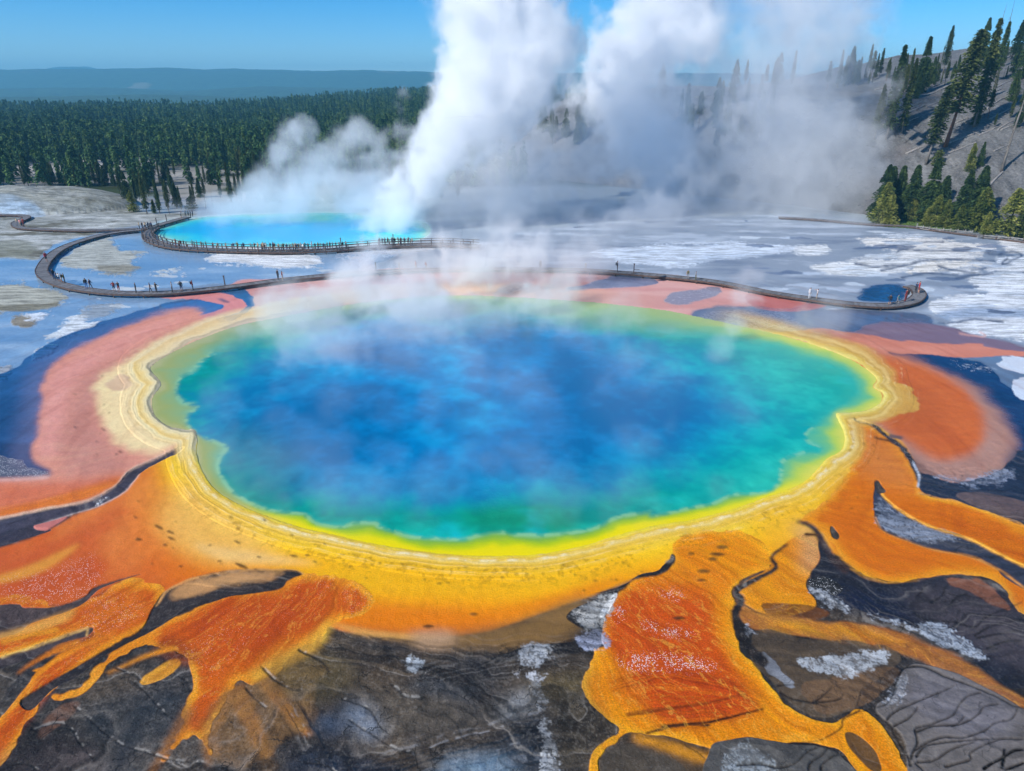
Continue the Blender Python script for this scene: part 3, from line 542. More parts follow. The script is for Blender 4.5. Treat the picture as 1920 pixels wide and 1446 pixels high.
    for p in [[(980, 1380), (990, 1340), (1010, 1290), (1005, 1210), (1090, 1185), (1200, 1140), (1240, 1080), (1290, 1030), (1370, 1010)], [(1000, 1330), (1060, 1290), (1160, 1260), (1270, 1265), (1380, 1225), (1440, 1180), (1530, 1160), (1570, 1100)],
              [(1005, 1370), (1050, 1310), (1160, 1290), (1300, 1280), (1440, 1270), (1600, 1272)], [(1010, 1395), (1100, 1390), (1200, 1330), (1330, 1290)], [(1160, 1425), (1300, 1390), (1310, 1350), (1420, 1290), (1500, 1268)], [(1005, 1230), (1100, 1195), (1240, 1190), (1350, 1130), (1380, 1090), (1460, 1075)],
              [(835, 1170), (880, 1120), (1010, 1060), (1100, 1020), (1220, 970)], [(875, 1200), (980, 1140), (1020, 1085)], [(980, 1420), (960, 1350), (900, 1260), (870, 1200)], [(1000, 1400), (1040, 1440), (1050, 1480)], [(1200, 1200), (1240, 1180), (1270, 1140)], [(1380, 1225), (1385, 1240)],
              [(0, 1415), (130, 1405), (230, 1425), (330, 1395), (400, 1330), (470, 1295)], [(400, 1440), (410, 1395), (470, 1350), (510, 1310)], [(470, 1440), (480, 1400), (530, 1360), (580, 1345)], [(690, 1105), (600, 1150), (585, 1200), (480, 1260), (330, 1290)],
              [(990, 560), (1060, 600), (1200, 610), (1330, 640), (1380, 600), (1500, 540), (1600, 500)], [(1200, 520), (1230, 480), (1300, 455)], [(1000, 470), (1040, 440), (1060, 405)], [(1080, 510), (1150, 470), (1170, 430), (1200, 400)], [(1330, 690), (1420, 640), (1600, 600)],
              [(1340, 700), (1450, 680), (1600, 660)], [(1400, 760), (1500, 720), (1600, 715)], [(1000, 860), (940, 870), (900, 930), (880, 1010), (840, 1070), (700, 1110)], [(940, 868), (1050, 865), (1200, 930), (1330, 975), (1450, 1030), (1540, 1080), (1610, 1095)],
              [(430, 1060), (480, 1030), (540, 970)], [(430, 1060), (560, 1045), (600, 1010)], [(250, 1005), (330, 1040), (430, 1060), (520, 1085)], [(230, 970), (330, 960)], [(1380, 1446), (1480, 1380), (1540, 1345), (1610, 1330)], [(1500, 1446), (1560, 1420), (1610, 1400)]]:
        stroke(o6(p), 1.9, 0.8, '1b1716', 0.7, op=.9, h=-.05)
    for p, w in [([(1878, 1446), (1881, 1408)], 3), ([(1840, 1446), (1880, 1424), (1900, 1410), (1920, 1408)], 2.5), ([(1890, 1446), (1920, 1432)], 3)]:
        stroke(p, w, w * .8, '0e0c0c', .7)
    # streaks that follow the shore through the pink and orange shallows
    pk = (1 - MUD) * (1 - CRU) * sstep(28, 60, dr) * sstep(480, 560, YY) * (1 - sstep(960, 1040, YY))
    put(pk * sstep(.1, .8, NT) * .30, np.clip(COLR * np.array([1.12, 1.25, 1.3], np.float32), 0, 1)); put(pk * sstep(.05, .8, -NT) * .40, COLR * np.array([.74, .62, .60], np.float32))
    # flow streaks of the mats
    mm = np.clip(MAT * 1.3, 0, 1) * sstep(30, 90, dr)
    put(mm * sstep(.1, .7, NP2) * .40, np.clip(COLR * np.array([1.15, 1.5, 1.2], np.float32), 0, 1)); put(mm * sstep(.1, .75, -NP2) * .42, COLR * np.array([.66, .46, .4], np.float32)); put(mm * sstep(.15, .75, NP) * .38, np.clip(COLR * np.array([1.18, 1.45, 1.3], np.float32), 0, 1)); put(mm * sstep(.15, .8, -NP) * .34, COLR * np.array([.72, .55, .5], np.float32))
    br = np.abs(NP2 + .5 * N3); put(mm * MAT * sstep(.10, .02, br) * sstep(1040, 1100, YY) * .45, 'f0b040')
    SPK[:] = np.maximum(SPK, mm * MAT * sstep(.25, .8, N1 + .6 * NP) * .55 * (YY > 1060))
    HGT[:] += mm * NP * .03
    put(MUD * sstep(.10, .75, B1) * .60, '171516'); put(MUD * sstep(.35, .9, -B1) * .40, '7d756c')
    put(MUD * sstep(.30, .8, B2) * sstep(-.3, .3, N1) * .50, '131212'); put(MUD * sstep(.45, .9, -B2) * sstep(-.2, .4, N2 + .5 * N1) * .40, '9a938a')
    fl_ = B1; WET[:] = np.where(MUD > .5, .35 + .35 * sstep(-.3, .5, NB + .4 * N1), WET)
    HGT[:] += MUD * (.06 * N1 + .030 * B1 + .010 * B2)
    # fine grit everywhere in the dark crust
    put(MUD * sstep(.35, .8, N5 + .25 * N4 + .3 * N2) * .12, 'a09a92'); put(MUD * sstep(.25, .8, -N5 - .3 * N4 + .4 * N2) * .16, '0e0d0d')
    # warm edges of the tongues read slightly paler, terraces round the rim
    wob = 3.0 * N1 + 1.6 * N2
    r = dr + wob * 1.3
    ring = sstep(-2, 3, dr) * sstep(46, 26, dr + 6 * N1)
    side = sstep(1180, 1380, XX)
    ringc = ramp(r + 3 * N3 + 3 * N2, [(0, 'ecd436'), (6, 'edca40'), (12, 'e6b838'), (18, 'eed080'), (24, 'e9be4a'), (34, 'e6b43c'), (46, 'ecbc50')])
    put(ring * sstep(800, 860, YY) * 0.9, ringc, mud=0, mat=.2, wet=.15)
    ringl = ramp(r, [(0, 'b9b49a'), (4, '7c7a66'), (7, 'efdfae'), (16, 'eccf86'), (24, 'e6c06a'), (30, 'f3e2ac'), (46, 'ecd090')])
    put(ring * sstep(880, 830, YY) * sstep(700, 500, XX) * 0.85, ringl)
    put(ring * sstep(700, 660, YY) * sstep(1300, 900, XX) * 0.5, 'e0c49a')
    ringr = ramp(r, [(0, 'e8df78'), (8, 'ddbe58'), (14, 'c9a348'), (20, 'e6c878'), (28, 'cfa452'), (46, 'd9ae58')])
    put(ring * sstep(900, 840, YY) * sstep(1300, 1460, XX) * 0.85, ringr)
    rt = np.random.RandomState(8); gv = rt.uniform(-1, 1, 90); gv2 = rt.uniform(-1, 1, 90)
    cl = np.interp(r + 2.5 * N1, np.arange(90) * 2.6 - 20, gv) * .6 * (0.6 + .6 * N1) + np.interp(r + 3 * N2, np.arange(90) * 1.3 - 20, gv2) * .35 + .3 * N3
    tw = sstep(-2, 6, dr) * sstep(74, 36, dr + 10 * N1) * sstep(560, 720, YY)
    put(tw * sstep(0.1, 0.7, cl) * 0.45, 'f6e4a8'); put(tw * sstep(0.15, 0.8, -cl) * 0.30, 'b98a24')
    HGT[:] += tw * (0.035 * cl + 0.05)
    # white beads along the terrace crest
    bead = np.exp(-((r + 2 * N3 - 17) / 3.0) ** 2) * sstep(0.0, 0.45, N3 + 0.5 * N4 + .4 * N2) * sstep(760, 860, YY)
    put(np.clip(bead, 0, 1) * .45, 'f4e9c8'); SPK[:] = np.maximum(SPK, bead * .5)
    # brown flecks on the apron near the rim
    fl = sstep(26, 40, dr) * sstep(96, 56, dr) * sstep(900, 980, YY) * sstep(0.45, 0.85, N4 + 0.5 * N2 + .3 * N1)
    put(fl * .35, '8a6010')
    rr = random.Random(77)
    spots = [(889, 1153, 4), (801, 1176, 6), (1272, 1160, 6), (1296, 1040, 5), (1320, 1072, 6), (1316, 1088, 4), (1352, 1026, 6), (1344, 1040, 6), (1336, 1050, 6), (452, 1062, 6), (298, 990, 5)]
    for k in range(64):
        x = rr.uniform(640, 1250); y = 1066 + 36 * abs(rr.gauss(0, .6)) - abs(x - 930) * .06
        spots.append((x, y, rr.uniform(1.0, 2.2)))
    for k in range(34):
        x = rr.uniform(250, 620); y = rr.uniform(930, 1070)
        spots.append((x, y, rr.uniform(1.3, 4)))
    for k in range(24):
        x = rr.uniform(1400, 1650); y = rr.uniform(830, 960); spots.append((x, y, rr.uniform(1, 2.4)))
    for k in range(16):
        x = rr.uniform(140, 250); y = rr.uniform(690, 860); spots.append((x, y, rr.uniform(1, 2.4)))
    for x, y, w in spots:
        if dr[int(y) - CY0, int(x) - CX0] < 12: continue
        a = rr.uniform(-.5, .3) if x < 620 else 0; w2 = w * rr.uniform(1.1, 2.4)
        lay([(x - w2, y + a * w2), (x, y - w * .6), (x + w2, y - a * w2), (x, y + w * .6)], rr.choice(['3a2814', '57401c', '2a2018']), .7, op=.85, h=.05)
    # ---------- water colours (inside the rim)
    di = sdist(DEEP)
    ledge = np.clip(-dr / (np.maximum(-dr, 0) + np.maximum(di, 0) + 1e-3), 0, 1)
    ins = mask(RIM, 0.8)
    lc_f = ramp(ledge + .16 * N2, [(0, 'f0d800'), (.25, 'e6d600'), (.5, 'b0c414'), (.75, '7fae3c'), (1, '6fb078')])
    lc_l = ramp(ledge + .2 * N2, [(0, 'b2b070'), (.3, '9fa85c'), (.7, '8bab70'), (1, '78b08a')])
    lc_r = ramp(ledge + .2 * N2, [(0, 'd8d452'), (.3, 'b4cc50'), (.6, '74bc78'), (1, '3cae96')])
    wl = sstep(560, 380, XX + 0.5 * (YY - 1000))[..., None]; wr = (sstep(1150, 1480, XX + (YY < 700) * 300))[..., None]
    wf = sstep(880, 930, YY)[..., None]
    lc = lc_f * (1 - wl) + lc_l * wl
    lc = lc * (1 - wr * (1 - wf * .75)) + lc_r * wr * (1 - wf * .75)
    # deep water: turquoise edge to blue heart
    e = ((XX - 890) / 585) ** 2 + ((YY - 768) / 214) ** 2
    tt = e + 0.20 * NB + 0.24 * N1 + .10 * N2 + .05 * N3
    turq_r = sstep(1050, 1500, XX)[..., None]
    deep_l = ramp(tt, [(0, '0070aa'), (.25, '0078b0'), (.5, '0888b4'), (.68, '0894a4'), (.9, '069488'), (1.3, '10a890')])
    deep_r = ramp(tt, [(0, '0072ac'), (.25, '0484b6'), (.42, '0498b4'), (.65, '02a4b0'), (.9, '0cb0aa'), (1.3, '2cb8a0')])
    dc = deep_l * (1 - turq_r) + deep_r * turq_r
    gp = mask([(850, 975), (880, 955), (980, 948), (1060, 965), (1090, 990), (1040, 1000), (930, 1000)], 14)[..., None]
    dc = dc * (1 - gp * .7) + lin('0a8a5c') * gp * .7
    tl = mask([(400, 830), (470, 800), (560, 860), (560, 930), (480, 940), (420, 900)], 25)[..., None]
    dc = dc * (1 - tl * .5) + lin('046c66') * tl * .5
    hard = sstep(12, -5, di + 3 * N3) [..., None]
    soft = sstep(34, -46, di + 14 * N1 + 8 * N2)[..., None]
    sf = np.maximum(sstep(1330, 1500, XX) * (YY < 800), (YY < 660))[..., None]
    cy_ = (sstep(.1, .9, N1 * .55 + NB * .5 + N2 * .35) * .45)[..., None]; dc = dc * (1 - cy_) + lin('12a2cc') * cy_  # pale steam wisps on the pool, painted as cyan patches in the water colour
    rear = sstep(650, 590, YY)[..., None]; lc = lc * (1 - .75 * rear) + lin('a3b27c') * .75 * rear  # rear ledge paled in its colour for the steam that veils it
    k = hard * (1 - sf) + soft * sf
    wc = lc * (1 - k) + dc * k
    # bright pale foam-like grain on the ledge lip
    lip = np.exp(-((di - 5) / 5) ** 2) * sstep(0.0, .5, N3 + .3) * (1 - sf[..., 0])
    wc = wc * (1 - .35 * lip[..., None]) + lin('a8d8a0') * .35 * lip[..., None]
    wc = wc * (1 + .30 * np.clip(N1 * .7 + N2 * .5 + .3 * N3, -.6, .9)[..., None] * k)
    far = sstep(640, 575, YY + 12 * N2) * sstep(600, 1000, XX)
    wc = wc * (1 - far[..., None] * .3) + lin('7cae5a') * far[..., None] * .3
    global WCOL, DR, DI
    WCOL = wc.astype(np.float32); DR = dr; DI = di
    # the pool behind
    d2 = sdist(POOL2)
    p2 = ramp(d2 + 12 * N1, [(-60, '00a0dc'), (-22, '08b4e2'), (-12, '2ccce0'), (-4, '5ed8cc'), (2, 'b8dcc8')])
    m2 = sstep(8, 0, d2)[..., None]
    WCOL[:] = np.where(d2[..., None] < 14, p2, WCOL)
    DR[:] = np.minimum(DR, np.where(YY < 480, d2, 1e3))
    put(sstep(8, 0, d2), 'b9d2d0')
def vnoise(x, y, seed=0):
    """value noise for arrays of world points"""
    i = np.floor(x).astype(np.int64); j = np.floor(y).astype(np.int64); fx = x - i; fy = y - j
    fx = fx * fx * (3 - 2 * fx); fy = fy * fy * (3 - 2 * fy)
    def h(a, b):
        n = (a * 374761393 + b * 668265263 + seed * 982451653) & 0xFFFFFFFF
        n = ((n ^ (n >> 13)) * 1274126177) & 0xFFFFFFFF
        return ((n ^ (n >> 16)) & 0xFFFF) / 32768.0 - 1.0
    return ((h(i, j) * (1 - fx) + h(i + 1, j) * fx) * (1 - fy) + (h(i, j + 1) * (1 - fx) + h(i + 1, j + 1) * fx) * fy)

def fbm(x, y, s, o=4, seed=0):
    r = 0; a = 1; t = 0
    for k in range(o):
        r = r + a * vnoise(x / s + 17.3 * k, y / s - 9.1 * k, seed + k); t += a; a *= .5; s *= .5
    return r / t

def bump(x, y, cx, cy, rx, ry, p=1.0):
    d = np.sqrt(((x - cx) / rx) ** 2 + ((y - cy) / ry) ** 2)
    return np.clip(1 - d, 0, 1) ** p * (1 + np.clip(d, 0, 1) * p * 0.8)

def hill_base(x):
    # front foot of the right-hand slope: y as a function of x
    return np.interp(x, [-60, 0, 40, 80, 100, 118, 140, 200, 400], [330, 262, 226, 190, 166, 152, 146, 140, 120])

def hill_z(x, y):
    b = hill_base(x)
    top = np.interp(x, [-40, 10, 50, 80, 120, 150, 175, 210, 300], [4, 17, 28, 29, 30, 34.5, 39.5, 46, 52])
    d = (y - b)
    s = np.clip(d, 0, None) * 0.47
    z = top * np.tanh(s / top * 1.15)
    z = np.minimum(z, s * 0.97 + 0.0)
    n = fbm(x, y, 30, 3, 5) * 2.2 + fbm(x, y, 6, 3, 9) * 0.5
    return z + n * np.clip(d / 25, 0, 1) - 0.6 * (d < 0)

def ground_z(x, y):
    z = np.zeros_like(x)
    # low sinter mound on the far left
    m = GMOUND
    z = z + 5.2 * np.clip(1 - (((x - m[0]) / 33) ** 2 + ((y - m[1]) / 16) ** 2), 0, 1) ** 0.65 * (1 + 0.16 * fbm(x, y, 7, 4, 3))
    # forest floor rises gently with distance, more on the right
    k = np.clip((y - 330) / 900, 0, 3)
    z = z + 1.5 * k - np.clip((y - 800) / 800, 0, 1) * 6 * (x < -.3 * y) + np.clip((y - 420) / 500, 0, 1) ** 1.5 * np.interp(x / np.maximum(y, 1), [-1, -0.35, -0.2, -0.08, 0.1, 0.5], [0, 1, 7, 20, 26, 30]) * np.clip(1 - (y - 1000) / 1500, 0, 1)
    z = z + np.clip((y - 300) / 400, 0, 1) * 8 * fbm(x, y, 230, 3, 2) - 2 * np.clip((y - 500) / 300, 0, 1)
    return z

GMOUND = (-136.0, 192.0)

def canvas_at(A, px, py):
    u = np.clip(px - CX0, 0, CW - 2); v = np.clip(py - CY0, 0, CH - 2)
    i = u.astype(int); j = v.astype(int); fu = u - i; fv = v - j
    if A.ndim == 3: fu = fu[..., None]; fv = fv[..., None]
    return (A[j, i] * (1 - fu) + A[j, i + 1] * fu) * (1 - fv) + (A[j + 1, i] * (1 - fu) + A[j + 1, i + 1] * fu) * fv

def grid_mesh(name, X, Y, Z, keep=None):
    r, c = X.shape
    idx = np.arange(r * c).reshape(r, c)
    q = np.stack([idx[:-1, :-1], idx[:-1, 1:], idx[1:, 1:], idx[1:, :-1]], -1).reshape(-1, 4)
    if keep is not None:
        kk = keep.reshape(-1)
        q = q[kk[q].any(axis=1)]
        used = np.zeros(r * c, bool); used[q.ravel()] = True
        new = np.cumsum(used) - 1; q = new[q]
    else:
        used = np.ones(r * c, bool)
    co = np.stack([X.ravel()[used], Y.ravel()[used], Z.ravel()[used]], -1).astype(np.float32)
    me = bpy.data.meshes.new(name)
    me.vertices.add(len(co)); me.vertices.foreach_set('co', co.ravel())
    me.loops.add(q.size); me.loops.foreach_set('vertex_index', q.astype(np.int32).ravel())
    me.polygons.add(len(q)); me.polygons.foreach_set('loop_start', np.arange(0, q.size, 4, dtype=np.int32))
    me.update(calc_edges=True)
    me.polygons.foreach_set('use_smooth', np.ones(len(q), bool))
    o = bpy.data.objects.new(name, me); link(o)
    return o, used

def set_col(me, name, rgb):
    a = me.color_attributes.new(name, 'FLOAT_COLOR', 'POINT')
    buf = np.ones((len(rgb), 4), np.float32); buf[:, :3] = rgb
    a.data.foreach_set('color', buf.ravel())

def mk(nt, t, **k):
    n = nt.nodes.new(t)
    for a, b in k.items(): setattr(n, a, b)
    return n

def ground_material():
    m, nt, out = nodes_of('sinter_and_mats')
    L = nt.links.new
    col = mk(nt, 'ShaderNodeAttribute', attribute_name='col'); prm = mk(nt, 'ShaderNodeAttribute', attribute_name='prm')
    prm2 = mk(nt, 'ShaderNodeAttribute', attribute_name='prm2')
    sp = mk(nt, 'ShaderNodeSeparateColor'); L(prm.outputs['Color'], sp.inputs[0])      # wet, speckle, mud
    s2 = mk(nt, 'ShaderNodeSeparateColor'); L(prm2.outputs['Color'], s2.inputs[0])     # mat
    geo = mk(nt, 'ShaderNodeNewGeometry')
    def noise(scale, detail, rough=.6):
        n = mk(nt, 'ShaderNodeTexNoise'); n.inputs['Scale'].default_value = scale; n.inputs['Detail'].default_value = detail; n.inputs['Roughness'].default_value = rough
        L(geo.outputs['Position'], n.inputs['Vector']); return n.outputs[0]
    def math_(op, a, b=None, c=None, clamp=False):
        n = mk(nt, 'ShaderNodeMath', operation=op, use_clamp=clamp)
        for i, s in enumerate((a, b, c)):
            if s is None: continue
            if isinstance(s, (int, float)): n.inputs[i].default_value = s
            else: L(s, n.inputs[i])
        return n.outputs[0]
    def mix(f, a, b, bt='MIX'):
        n = mk(nt, 'ShaderNodeMix', data_type='RGBA', blend_type=bt)
        if isinstance(f, float): n.inputs[0].default_value = f
        else: L(f, n.inputs[0])
        for i, s in ((6, a), (7, b)):
            if isinstance(s, tuple): n.inputs[i].default_value = s
            else: L(s, n.inputs[i])
        return n.outputs[2]
    fine = noise(9, 5); grain = noise(38, 2, .7); mid = noise(1.6, 5)
    # grain of the mats: light and dark crumbs of the same hue
    k = math_('MULTIPLY_ADD', math_('SUBTRACT', fine, .5), math_('MULTIPLY_ADD', s2.outputs[0], 1.3, math_('MULTIPLY_ADD', s2.outputs[1], 1.2, 0.5)), 1.0)
    k2 = math_('MULTIPLY_ADD', math_('SUBTRACT', grain, .5), math_('MULTIPLY_ADD', s2.outputs[0], 0.8, math_('MULTIPLY_ADD', sp.outputs[2], .3, .35)), 1.0)
    mps = mk(nt, 'ShaderNodeMapping'); mps.inputs['Scale'].default_value = (.16, .7, .7); L(geo.outputs['Position'], mps.inputs[0])
    ns = mk(nt, 'ShaderNodeTexNoise'); ns.inputs['Scale'].default_value = 1.4; ns.inputs['Detail'].default_value = 7; ns.inputs['Roughness'].default_value = .72; L(mps.outputs[0], ns.inputs['Vector'])
    crs = mk(nt, 'ShaderNodeMapRange'); crs.inputs[1].default_value = .38; crs.inputs[2].default_value = .60; crs.inputs[3].default_value = .50; crs.inputs[4].default_value = 1.12; L(ns.outputs[0], crs.inputs[0])
    k = math_('MULTIPLY', k, math_('ADD', 1.0, math_('MULTIPLY', s2.outputs[1], math_('SUBTRACT', crs.outputs[0], 1.0))))
    k3 = math_('MULTIPLY_ADD', math_('SUBTRACT', mid, .5), math_('MULTIPLY_ADD', sp.outputs[2], 1.6, 0.25), 1.0)
    kk = math_('MAXIMUM', math_('MULTIPLY', math_('MULTIPLY', k, k2), k3), 0.15)
    cc = mk(nt, 'ShaderNodeVectorMath', operation='SCALE'); L(col.outputs['Color'], cc.inputs[0]); L(kk, cc.inputs['Scale'])
    # white speckle, glints painted in along with the bubbles
    vo = mk(nt, 'ShaderNodeTexVoronoi'); vo.inputs['Scale'].default_value = 11.0; L(geo.outputs['Position'], vo.inputs['Vector'])
    vo.inputs['Randomness'].default_value = 1
    thr = math_('MULTIPLY_ADD', fine, .55, .10)
    dot = math_('MULTIPLY', math_('LESS_THAN', vo.outputs['Distance'], math_('MULTIPLY', thr, sp.outputs[1])), math_('GREATER_THAN', noise(1.6, 4), .45))
    c1 = mix(math_('MULTIPLY', dot, .8), cc.outputs[0], (.78, .77, .78, 1))
    # fine dark cracks in the crust
    v2 = mk(nt, 'ShaderNodeTexVoronoi', feature='DISTANCE_TO_EDGE'); v2.inputs['Scale'].default_value = .55
    wv = mk(nt, 'ShaderNodeVectorMath', operation='MULTIPLY_ADD')
    nn = mk(nt, 'ShaderNodeTexNoise'); nn.inputs['Scale'].default_value = .7; nn.inputs['Detail'].default_value = 5; L(geo.outputs['Position'], nn.inputs['Vector'])
    L(nn.outputs[1], wv.inputs[0]); wv.inputs[1].default_value = (3.2, 3.2, 0); L(geo.outputs['Position'], wv.inputs[2]); L(wv.outputs[0], v2.inputs['Vector'])
    crk = math_('MULTIPLY', math_('MULTIPLY', math_('LESS_THAN', v2.outputs['Distance'], .012), sp.outputs[2]), math_('GREATER_THAN', noise(.35, 2), .52))
    c2 = mix(math_('MULTIPLY', crk, .7), c1, (.012, .011, .01, 1))
    b = mk(nt, 'ShaderNodeBsdfPrincipled'); L(c2, b.inputs['Base Color'])
    dry = math_('MULTIPLY_ADD', sp.outputs[0], -.78, .93)
    L(math_('MAXIMUM', math_('MULTIPLY_ADD', math_('SUBTRACT', mid, .5), .35, dry), .06), b.inputs['Roughness'])
    b.inputs['IOR'].default_value = 1.33
    L(math_('MULTIPLY_ADD', sp.outputs[0], .45, .12), b.inputs['Specular IOR Level'])
    hgt = math_('ADD', math_('MULTIPLY', fine, .06), math_('ADD', math_('MULTIPLY', grain, math_('MULTIPLY_ADD', s2.outputs[0], .03, .008)), math_('MULTIPLY', mid, math_('MULTIPLY', sp.outputs[2], .22))))
    hgt = math_('MULTIPLY', hgt, math_('SUBTRACT', 1.05, sp.outputs[0]))
    bp = mk(nt, 'ShaderNodeBump'); bp.inputs['Distance'].default_value = 1.0; bp.inputs['Strength'].default_value = .8; L(hgt, bp.inputs['Height'])
    L(bp.outputs[0], b.inputs['Normal'])
    L(b.outputs[0], out.inputs['Surface'])
    return m

def water_material():
    m, nt, out = nodes_of('hot_spring_water'); L = nt.links.new
    col = mk(nt, 'ShaderNodeAttribute', attribute_name='col'); geo = mk(nt, 'ShaderNodeNewGeometry')
    n = mk(nt, 'ShaderNodeTexNoise'); n.inputs['Scale'].default_value = 3.5; n.inputs['Detail'].default_value = 4; L(geo.outputs['Position'], n.inputs['Vector'])
    n2 = mk(nt, 'ShaderNodeTexNoise'); n2.inputs['Scale'].default_value = 16; n2.inputs['Detail'].default_value = 3; L(geo.outputs['Position'], n2.inputs['Vector'])
    mx = mk(nt, 'ShaderNodeMath', operation='MULTIPLY_ADD'); L(n2.outputs[0], mx.inputs[0]); mx.inputs[1].default_value = .5; mx.inputs[2].default_value = .75
    cc = mk(nt, 'ShaderNodeVectorMath', operation='SCALE'); L(col.outputs['Color'], cc.inputs[0]); L(mx.outputs[0], cc.inputs['Scale'])
    b = mk(nt, 'ShaderNodeBsdfPrincipled'); L(cc.outputs[0], b.inputs['Base Color'])
    b.inputs['Roughness'].default_value = .12; b.inputs['IOR'].default_value = 1.33; b.inputs['Specular IOR Level'].default_value = .3
    bp = mk(nt, 'ShaderNodeBump'); bp.inputs['Distance'].default_value = .05; bp.inputs['Strength'].default_value = .35; L(n.outputs[0], bp.inputs['Height']); L(bp.outputs[0], b.inputs['Normal'])
    L(b.outputs[0], out.inputs['Surface'])
    return m

def forest_floor_mix(): pass

def build_ground():
    paint()
    print('painted', time.time() - T0)
    px = np.concatenate([np.array([-6000, -3600, -2300, -1500, -1100, -800, -600, -450, -330, -250, -190, -140, -100, -75]), np.arange(-60, 1982, GSTEP), np.array([1995, 2020, 2060, 2110, 2170, 2250, 2370, 2520, 2720, 3000, 3400, 4200, 5500, 8000])])
    py = np.concatenate([np.array([171, 173, 176, 180, 185, 191, 198, 206, 215, 225, 236, 247, 258, 269, 280, 291, 302, 312, 321, 329]), np.arange(336, 470, GSTEP * .62), np.arange(470, 1472, GSTEP), np.array([1482, 1500, 1530, 1580, 1650, 1750, 1900, 2150, 2500])])
    PX, PY = np.meshgrid(px, py)
    ang = PITCH + np.arctan((PY - 723) / F)
    D = CAMH / np.tan(ang)
    dep = D * math.cos(PITCH) + CAMH * math.sin(PITCH)
    X = (PX - 960) / F * dep; Y = D
    wa = 0.35 + 0.9 * sstep(40, 90, Y); nw = wa * fbm(X, Y, 2.6, 5, 21); nw2 = wa * fbm(X, Y, 2.6, 5, 44)
    k = F / dep
    QX, QY = PX + nw * k * .45, PY + nw2 * k * .22
    C = canvas_at(COLR, QX, QY); wet = canvas_at(WET, QX, QY); spk = canvas_at(SPK, QX, QY); mud = canvas_at(MUD, QX, QY); mat = canvas_at(MAT, QX, QY); cru = canvas_at(CRU, QX, QY); h = canvas_at(HGT, QX, QY); dr = canvas_at(DR, PX, PY)
    Z = ground_z(X, Y)
    Z = Z + h + 0.10 * mud * fbm(X, Y, 2.5, 4, 61) + 0.02 * fbm(X, Y, .6, 2, 8)
    # the bowl below the water
    m_per_px = dep / F
    dm = dr * m_per_px
    inside = np.clip(-dm, 0, 8)
    Z = Z + np.where(dr < 0, -0.02 - 0.35 * inside, 0.035 * np.clip(dm / 0.6, 0, 1) * (dr < 60) + 0.01)
    # forest floor
    edge = np.interp(X / np.maximum(Y, 1), [-.62, -.58, -.5, -.3, 0], [222, 190, 196, 205, 225]); far = sstep(0, 22, Y - edge + 6 * fbm(X, Y, 9, 3, 6))
    ff = ramp(fbm(X, Y, 40, 3, 4), [(-.6, '2a3320'), (0, '3a4428'), (.5, '6a6a58')])
    C = C * (1 - far[..., None]) + ff * far[..., None]
    # beyond the traced area: plain crust near, pale flats far
    off = np.maximum(sstep(2010, 2150, PX + 40 * nw), sstep(-110, -250, PX + 40 * nw)) ; off = np.maximum(off, sstep(1530, 1600, PY)) * (1 - far)
    nn = fbm(X, Y, 6, 5, 301); near_ = sstep(100, 70, Y + 8 * nn)
    oc = ramp(nn, [(-.6, '6a7484'), (0, 'a0a5a8'), (.5, 'd2d4d4')]) * (1 - near_[..., None]) + ramp(nn + .5 * fbm(X, Y, 1.2, 3, 302), [(-.6, '201e1e'), (0, '3a3633'), (.6, '6e6458')]) * near_[..., None]
    C = C * (1 - off[..., None]) + oc * off[..., None]
    wet = wet * (1 - off) + .3 * off; mud = mud * (1 - off) + near_ * off; mat = mat * (1 - off); cru = cru * (1 - off) + .6 * (1 - near_) * off; spk = spk * (1 - off)
    # grey clearings among the trees
    clr = np.clip(mask_world_clear(X, Y), 0, 1)[..., None]
    C = C * (1 - clr) + (lin('a8a39c') * (1 + .35 * fbm(X, Y, 14, 4, 90)[..., None])) * clr
    wet = wet * (1 - far); spk = spk * (1 - far)
    Z = np.where(Y > 225, Z - 0.0, Z)
    o, used = grid_mesh('ground', X, Y, Z)
    me = o.data
    set_col(me, 'col', C.reshape(-1, 3)); set_col(me, 'prm', np.stack([wet, spk, mud], -1).reshape(-1, 3)); set_col(me, 'prm2', np.stack([mat, cru * (1 - far), mat], -1).reshape(-1, 3))
    me.materials.append(ground_material()); tag(o, kind='structure')
    wm = water_material()
    for name, ylo, yhi in (('spring_water', 480, 1446), ('back_pool_water', 336, 480)):
        keep = (dr < 9) & (PY >= ylo) & (PY < yhi)
        o, used = grid_mesh(name, X, Y, np.full_like(X, 0.0), keep)
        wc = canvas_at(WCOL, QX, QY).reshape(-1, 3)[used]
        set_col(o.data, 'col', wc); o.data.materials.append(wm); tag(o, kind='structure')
    print('ground', time.time() - T0, X.size)

def mask_world_clear(X, Y):
    """bare pale clearings in the forest, as soft ellipses on the ground"""
    out = np.zeros_like(X)
    for (px, py, rx, ry, s) in CLEAR:
        c = G(px, py)
        out = np.maximum(out, s * sstep(1.15, .7, np.sqrt(((X - c.x) / rx) ** 2 + ((Y - c.y) / ry) ** 2) + .25 * fbm(X, Y, 8, 3, 77)))
    return out
CLEAR = [(165, 311, 34, 42, 1), (320, 320, 14, 18, .7), (300, 326, 22, 34, .8), (380, 345, 14, 26, .7), (405, 370, 16, 14, .8), (330, 378, 18, 8, .7), (60, 340, 14, 14, .6), (440, 322, 10, 14, .6)]
def steam_material(name, dens, aniso=0.3, color=(1, 1, 1)):
    m, nt, out = nodes_of(name)
    v = nt.nodes.new('ShaderNodeVolumePrincipled')
    v.inputs['Color'].default_value = (*color, 1)
    v.inputs['Density'].default_value = dens
    v.inputs['Anisotropy'].default_value = aniso
    nt.links.new(v.outputs[0], out.inputs['Volume'])
    return m

